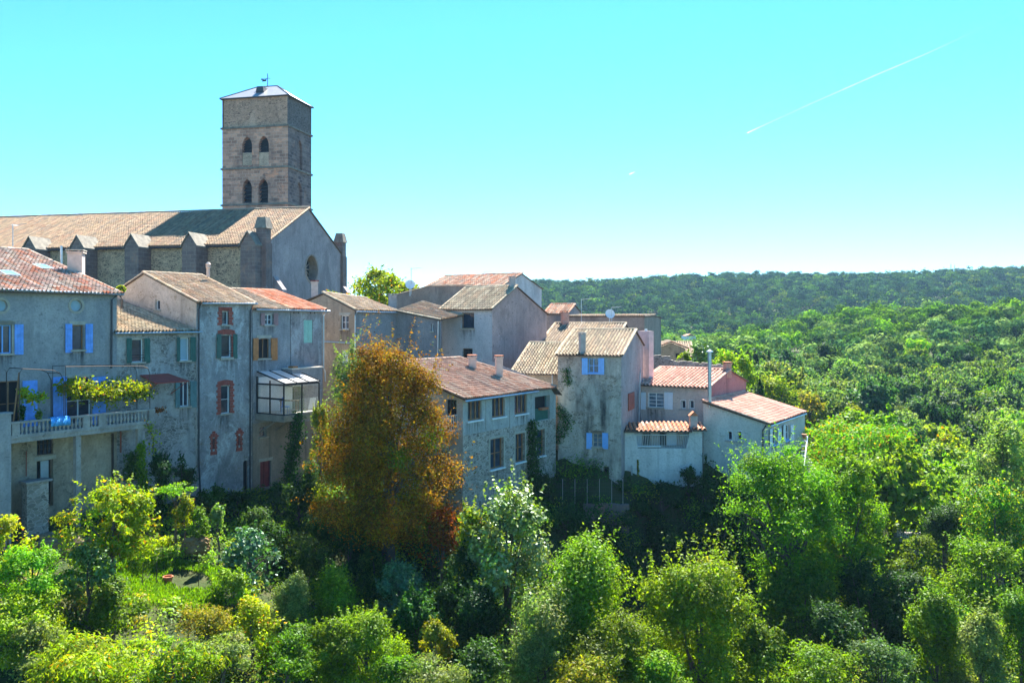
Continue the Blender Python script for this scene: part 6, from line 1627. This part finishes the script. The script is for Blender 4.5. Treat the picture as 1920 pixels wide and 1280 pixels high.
for i in range(len(pts)-1):
    for k_ in range(6): q = pts[i].lerp(pts[i+1], k_/6); mb.tube([q, q+Vector((0, 0, 1.3))], .005, 3)
mb.build('wire_mesh', M['darkpipe'], fen)
# round railing on the right bank
c = P(1705, 1000, 62); rr = empty('round_railing', c-Vector((0, 0, .6)), 'curved pale metal railing round a lookout on the right bank', 'railing')
mb = MB(); R_ = 1.0
ring = [c+Vector((R_*math.cos(a), R_*math.sin(a), 0)) for a in np.linspace(-2.9, .6, 26)]
for z in (.0, .25, .5): mb.tube([p+Vector((0, 0, z)) for p in ring], .025, 5)
for p in ring: mb.tube([p-Vector((0, 0, .1)), p+Vector((0, 0, .52))], .014, 4)
mb.build('rails', M['white'], rr); mb = MB(); mb.lathe(c-Vector((0, 0, 1.2)), [(R_+.1, 0), (R_+.05, 1.1)], 24); mb.build('platform', M['h7low'], rr)
# white stair rail at the lean-to house
st = empty('outdoor_stair', P(1505, 870, 63), 'white metal outdoor stair with railing at the end of the lean-to house', 'stair')
mb = MB(); q = P(1500, 850, 63)
for i in range(12): mb.cbox(q+Vector((.05*i, -.22*i, -.18*i)), .5, .14, .03)
mb.build('steps', M['concrete'], st); mb = MB()
for (x0, x1) in ((1499, 1514),):
    a0, a1 = P(1514, 818, 62.5), P(1508, 872, 60.2); mb.tube([a0, a1], .05, 6); b0 = P(1496, 815, 65)
    for z in (0, -.35, -.7): mb.tube([a0+Vector((0, 0, z)), b0+Vector((0, 0, z))], .025, 5)
    mb.tube([b0, b0-Vector((0, 0, 1.2))], .03, 5)
    for i in range(6): t_ = a0.lerp(a1, i/6); mb.tube([t_, t_+Vector((-.3, .1, -.05))], .03, 4)
mb.build('railing', M['white'], st)
q = P(1508, 817, 62.6); mb = MB(); mb.lathe(q-Vector((0, 0, .12)), [(.1, 0), (.17, .2), (.2, .22), (.2, .26)], 10); o = mb.build('plant_pot', M['terracotta']); tag(o, 'orange pot on top of the white stair railing', 'pot')
# white loungers and table seen by the conservatory
mb = MB(); q = cp(3.5, 1.0, zf); mb.prism([q, q+U3*.5, q+U3*.5+Vector((.15, 0, .75)), q+Vector((.15, 0, .75))], V3*.04); o = mb.build('white_board', M['white']); tag(o, 'white leaning board on the terrace right of the conservatory', 'board')
# far white building and masts on the ridge
def farbox(px, py, Y, w, hgt, label):
    p = P(px, py, Y); mb = MB(); mb.cbox((p.x, p.y, p.z-hgt/2), w/2, 3, hgt/2, .2, 0)
    q = [Vector((p.x-w*.6, p.y-3.5, p.z)), Vector((p.x+w*.6, p.y-3.5, p.z)), Vector((p.x, p.y-3.5, p.z+w*.22))]; mb.prism(q, (0, 6, 0), 1)
    o = mb.build('cottage', [M['white'], M['terracotta']]); tag(o, label, 'cottage')
farbox(1291, 629, 300, 2.8, 2.6, 'tiny white cottage in the valley between the hills'); farbox(1685, 628, 272, 3.2, 2.4, 'tiny white hut among the trees of the near hill')
for i, x in enumerate((1783, 1790)):
    p = P(x, 495+i*2, 745); mb = MB(); mb.tube([Vector((p.x, p.y, 30)), p], .22, 5)
    for k_ in range(4): mb.cbox((p.x, p.y, p.z-1-k_*1.2), .5, .1, .2)
    o = mb.build('radio_mast', M['zinc']); tag(o, ['left thin radio mast on the far ridge skyline', 'right thin radio mast on the far ridge skyline'][i], 'mast')


# ------------------------------------------------------------------ sky, sun, contrails, camera
SUN_AZ, SUN_EL = math.radians(12), math.radians(50)
w = bpy.data.worlds.new('World'); S.world = w; w.use_nodes = True; nt = w.node_tree; nt.nodes.clear()
sky = nt.nodes.new('ShaderNodeTexSky'); sky.sky_type = 'NISHITA'; sky.sun_disc = False; sky.sun_elevation = SUN_EL; sky.sun_rotation = SUN_AZ
sky.altitude = 200; sky.air_density = 1.0; sky.dust_density = 0.0; sky.ozone_density = 5.0
bg = nt.nodes.new('ShaderNodeBackground'); bg.inputs[1].default_value = .0585
wo = nt.nodes.new('ShaderNodeOutputWorld'); 
kk = N(nt); sp = nt.nodes.new('ShaderNodeSeparateColor'); cb = nt.nodes.new('ShaderNodeCombineColor'); nt.links.new(sky.outputs[0], sp.inputs[0])
nt.links.new(kk.math('MULTIPLY', kk.math('POWER', sp.outputs[0], 1.35), .285), cb.inputs[0]); nt.links.new(kk.math('MULTIPLY', sp.outputs[1], .905), cb.inputs[1]); nt.links.new(kk.math('MULTIPLY', sp.outputs[2], 1.12), cb.inputs[2])   # deep cyan blue of this sky
nt.links.new(cb.outputs[0], bg.inputs[0]); nt.links.new(bg.outputs[0], wo.inputs[0])
sd = Vector((math.sin(SUN_AZ)*math.cos(SUN_EL), math.cos(SUN_AZ)*math.cos(SUN_EL), math.sin(SUN_EL)))
L_ = bpy.data.lights.new('sun', 'SUN'); L_.energy = 5.0; L_.angle = math.radians(.53); L_.color = (1, .95, .86)
lo = bpy.data.objects.new('sun', L_); COL.objects.link(lo); lo.rotation_euler = sd.to_track_quat('Z', 'Y').to_euler(); lo.location = (0, 0, 60)
mct, nt, out = newmat('contrail_vapour'); k = N(nt); d = k.n('ShaderNodeBsdfTranslucent'); d.inputs[0].default_value = (.9, .9, .9, 1); t = k.n('ShaderNodeBsdfTransparent'); mx = k.n('ShaderNodeMixShader'); k.l(k.n('ShaderNodeAttribute', attribute_name='col').outputs['Fac'], mx.inputs[0])
k.l(t.outputs[0], mx.inputs[1]); k.l(d.outputs[0], mx.inputs[2]); k.l(mx.outputs[0], out.inputs[0])
def contrail(pts, label, Y=9000):
    mb = MB()
    for i in range(len(pts)-1):
        (x0, y0, r0, a0), (x1, y1, r1, a1) = pts[i], pts[i+1]
        for k_ in range(10):
            f0, f1 = k_/10, (k_+1)/10; a = a0+(a1-a0)*(f0+f1)/2; a *= random.uniform(.75, 1.2)
            mb.tube([P(x0+(x1-x0)*f0, y0+(y1-y0)*f0, Y), P(x0+(x1-x0)*f1, y0+(y1-y0)*f1, Y)], [(r0+(r1-r0)*f0)*Y/F, (r0+(r1-r0)*f1)*Y/F], 6, 0, (a, a, a), False)
    o = mb.build('contrail', mct); tag(o, label, 'contrail')
contrail([(1401, 249.5, 1.4, .13), (1428, 237, 1.0, .05), (1470, 218, .9, .02), (1520, 195, 1.1, .035), (1640, 142, 1.5, .055), (1735, 102, 1.3, .035), (1790, 77, 1.1, .012), (1905, 20, .8, .006)], 'long thin white contrail rising to the upper right of the sky')
contrail([(1180, 327, 1.2, .2), (1191, 322, .8, .05)], 'tiny short white contrail in the middle of the sky')
cam = bpy.data.cameras.new('camera'); co = bpy.data.objects.new('camera', cam); COL.objects.link(co); S.camera = co
co.location = (0, 0, 0); co.rotation_euler = (math.pi/2, 0, 0); cam.sensor_width = 36; cam.lens = 36*F/1920; cam.shift_y = -(640-HY)/1920; cam.clip_end = 40000; cam.clip_start = .5
S.render.resolution_x = 1024; S.render.resolution_y = 682
S.view_settings.view_transform = 'Standard'; S.view_settings.look = 'None'; S.view_settings.exposure = 2.25; S.view_settings.gamma = 1
S.render.engine = 'CYCLES'

mh, nt, out = newmat('valley_air'); k = N(nt); pv = nt.nodes.new('ShaderNodeVolumePrincipled')
pv.inputs['Color'].default_value = (.38, .66, 1, 1); pv.inputs['Density'].default_value = .00012; pv.inputs['Anisotropy'].default_value = .2
nt.links.new(pv.outputs[0], out.inputs['Volume'])
mb = MB(); mb.box((-2300, -120, -60), (4600, 0, 0), (0, 2800, 0), (0, 0, 170)); o = mb.build('haze', mh); tag(o, 'thin blue valley haze between the village and the far ridge', 'haze', kind='stuff')
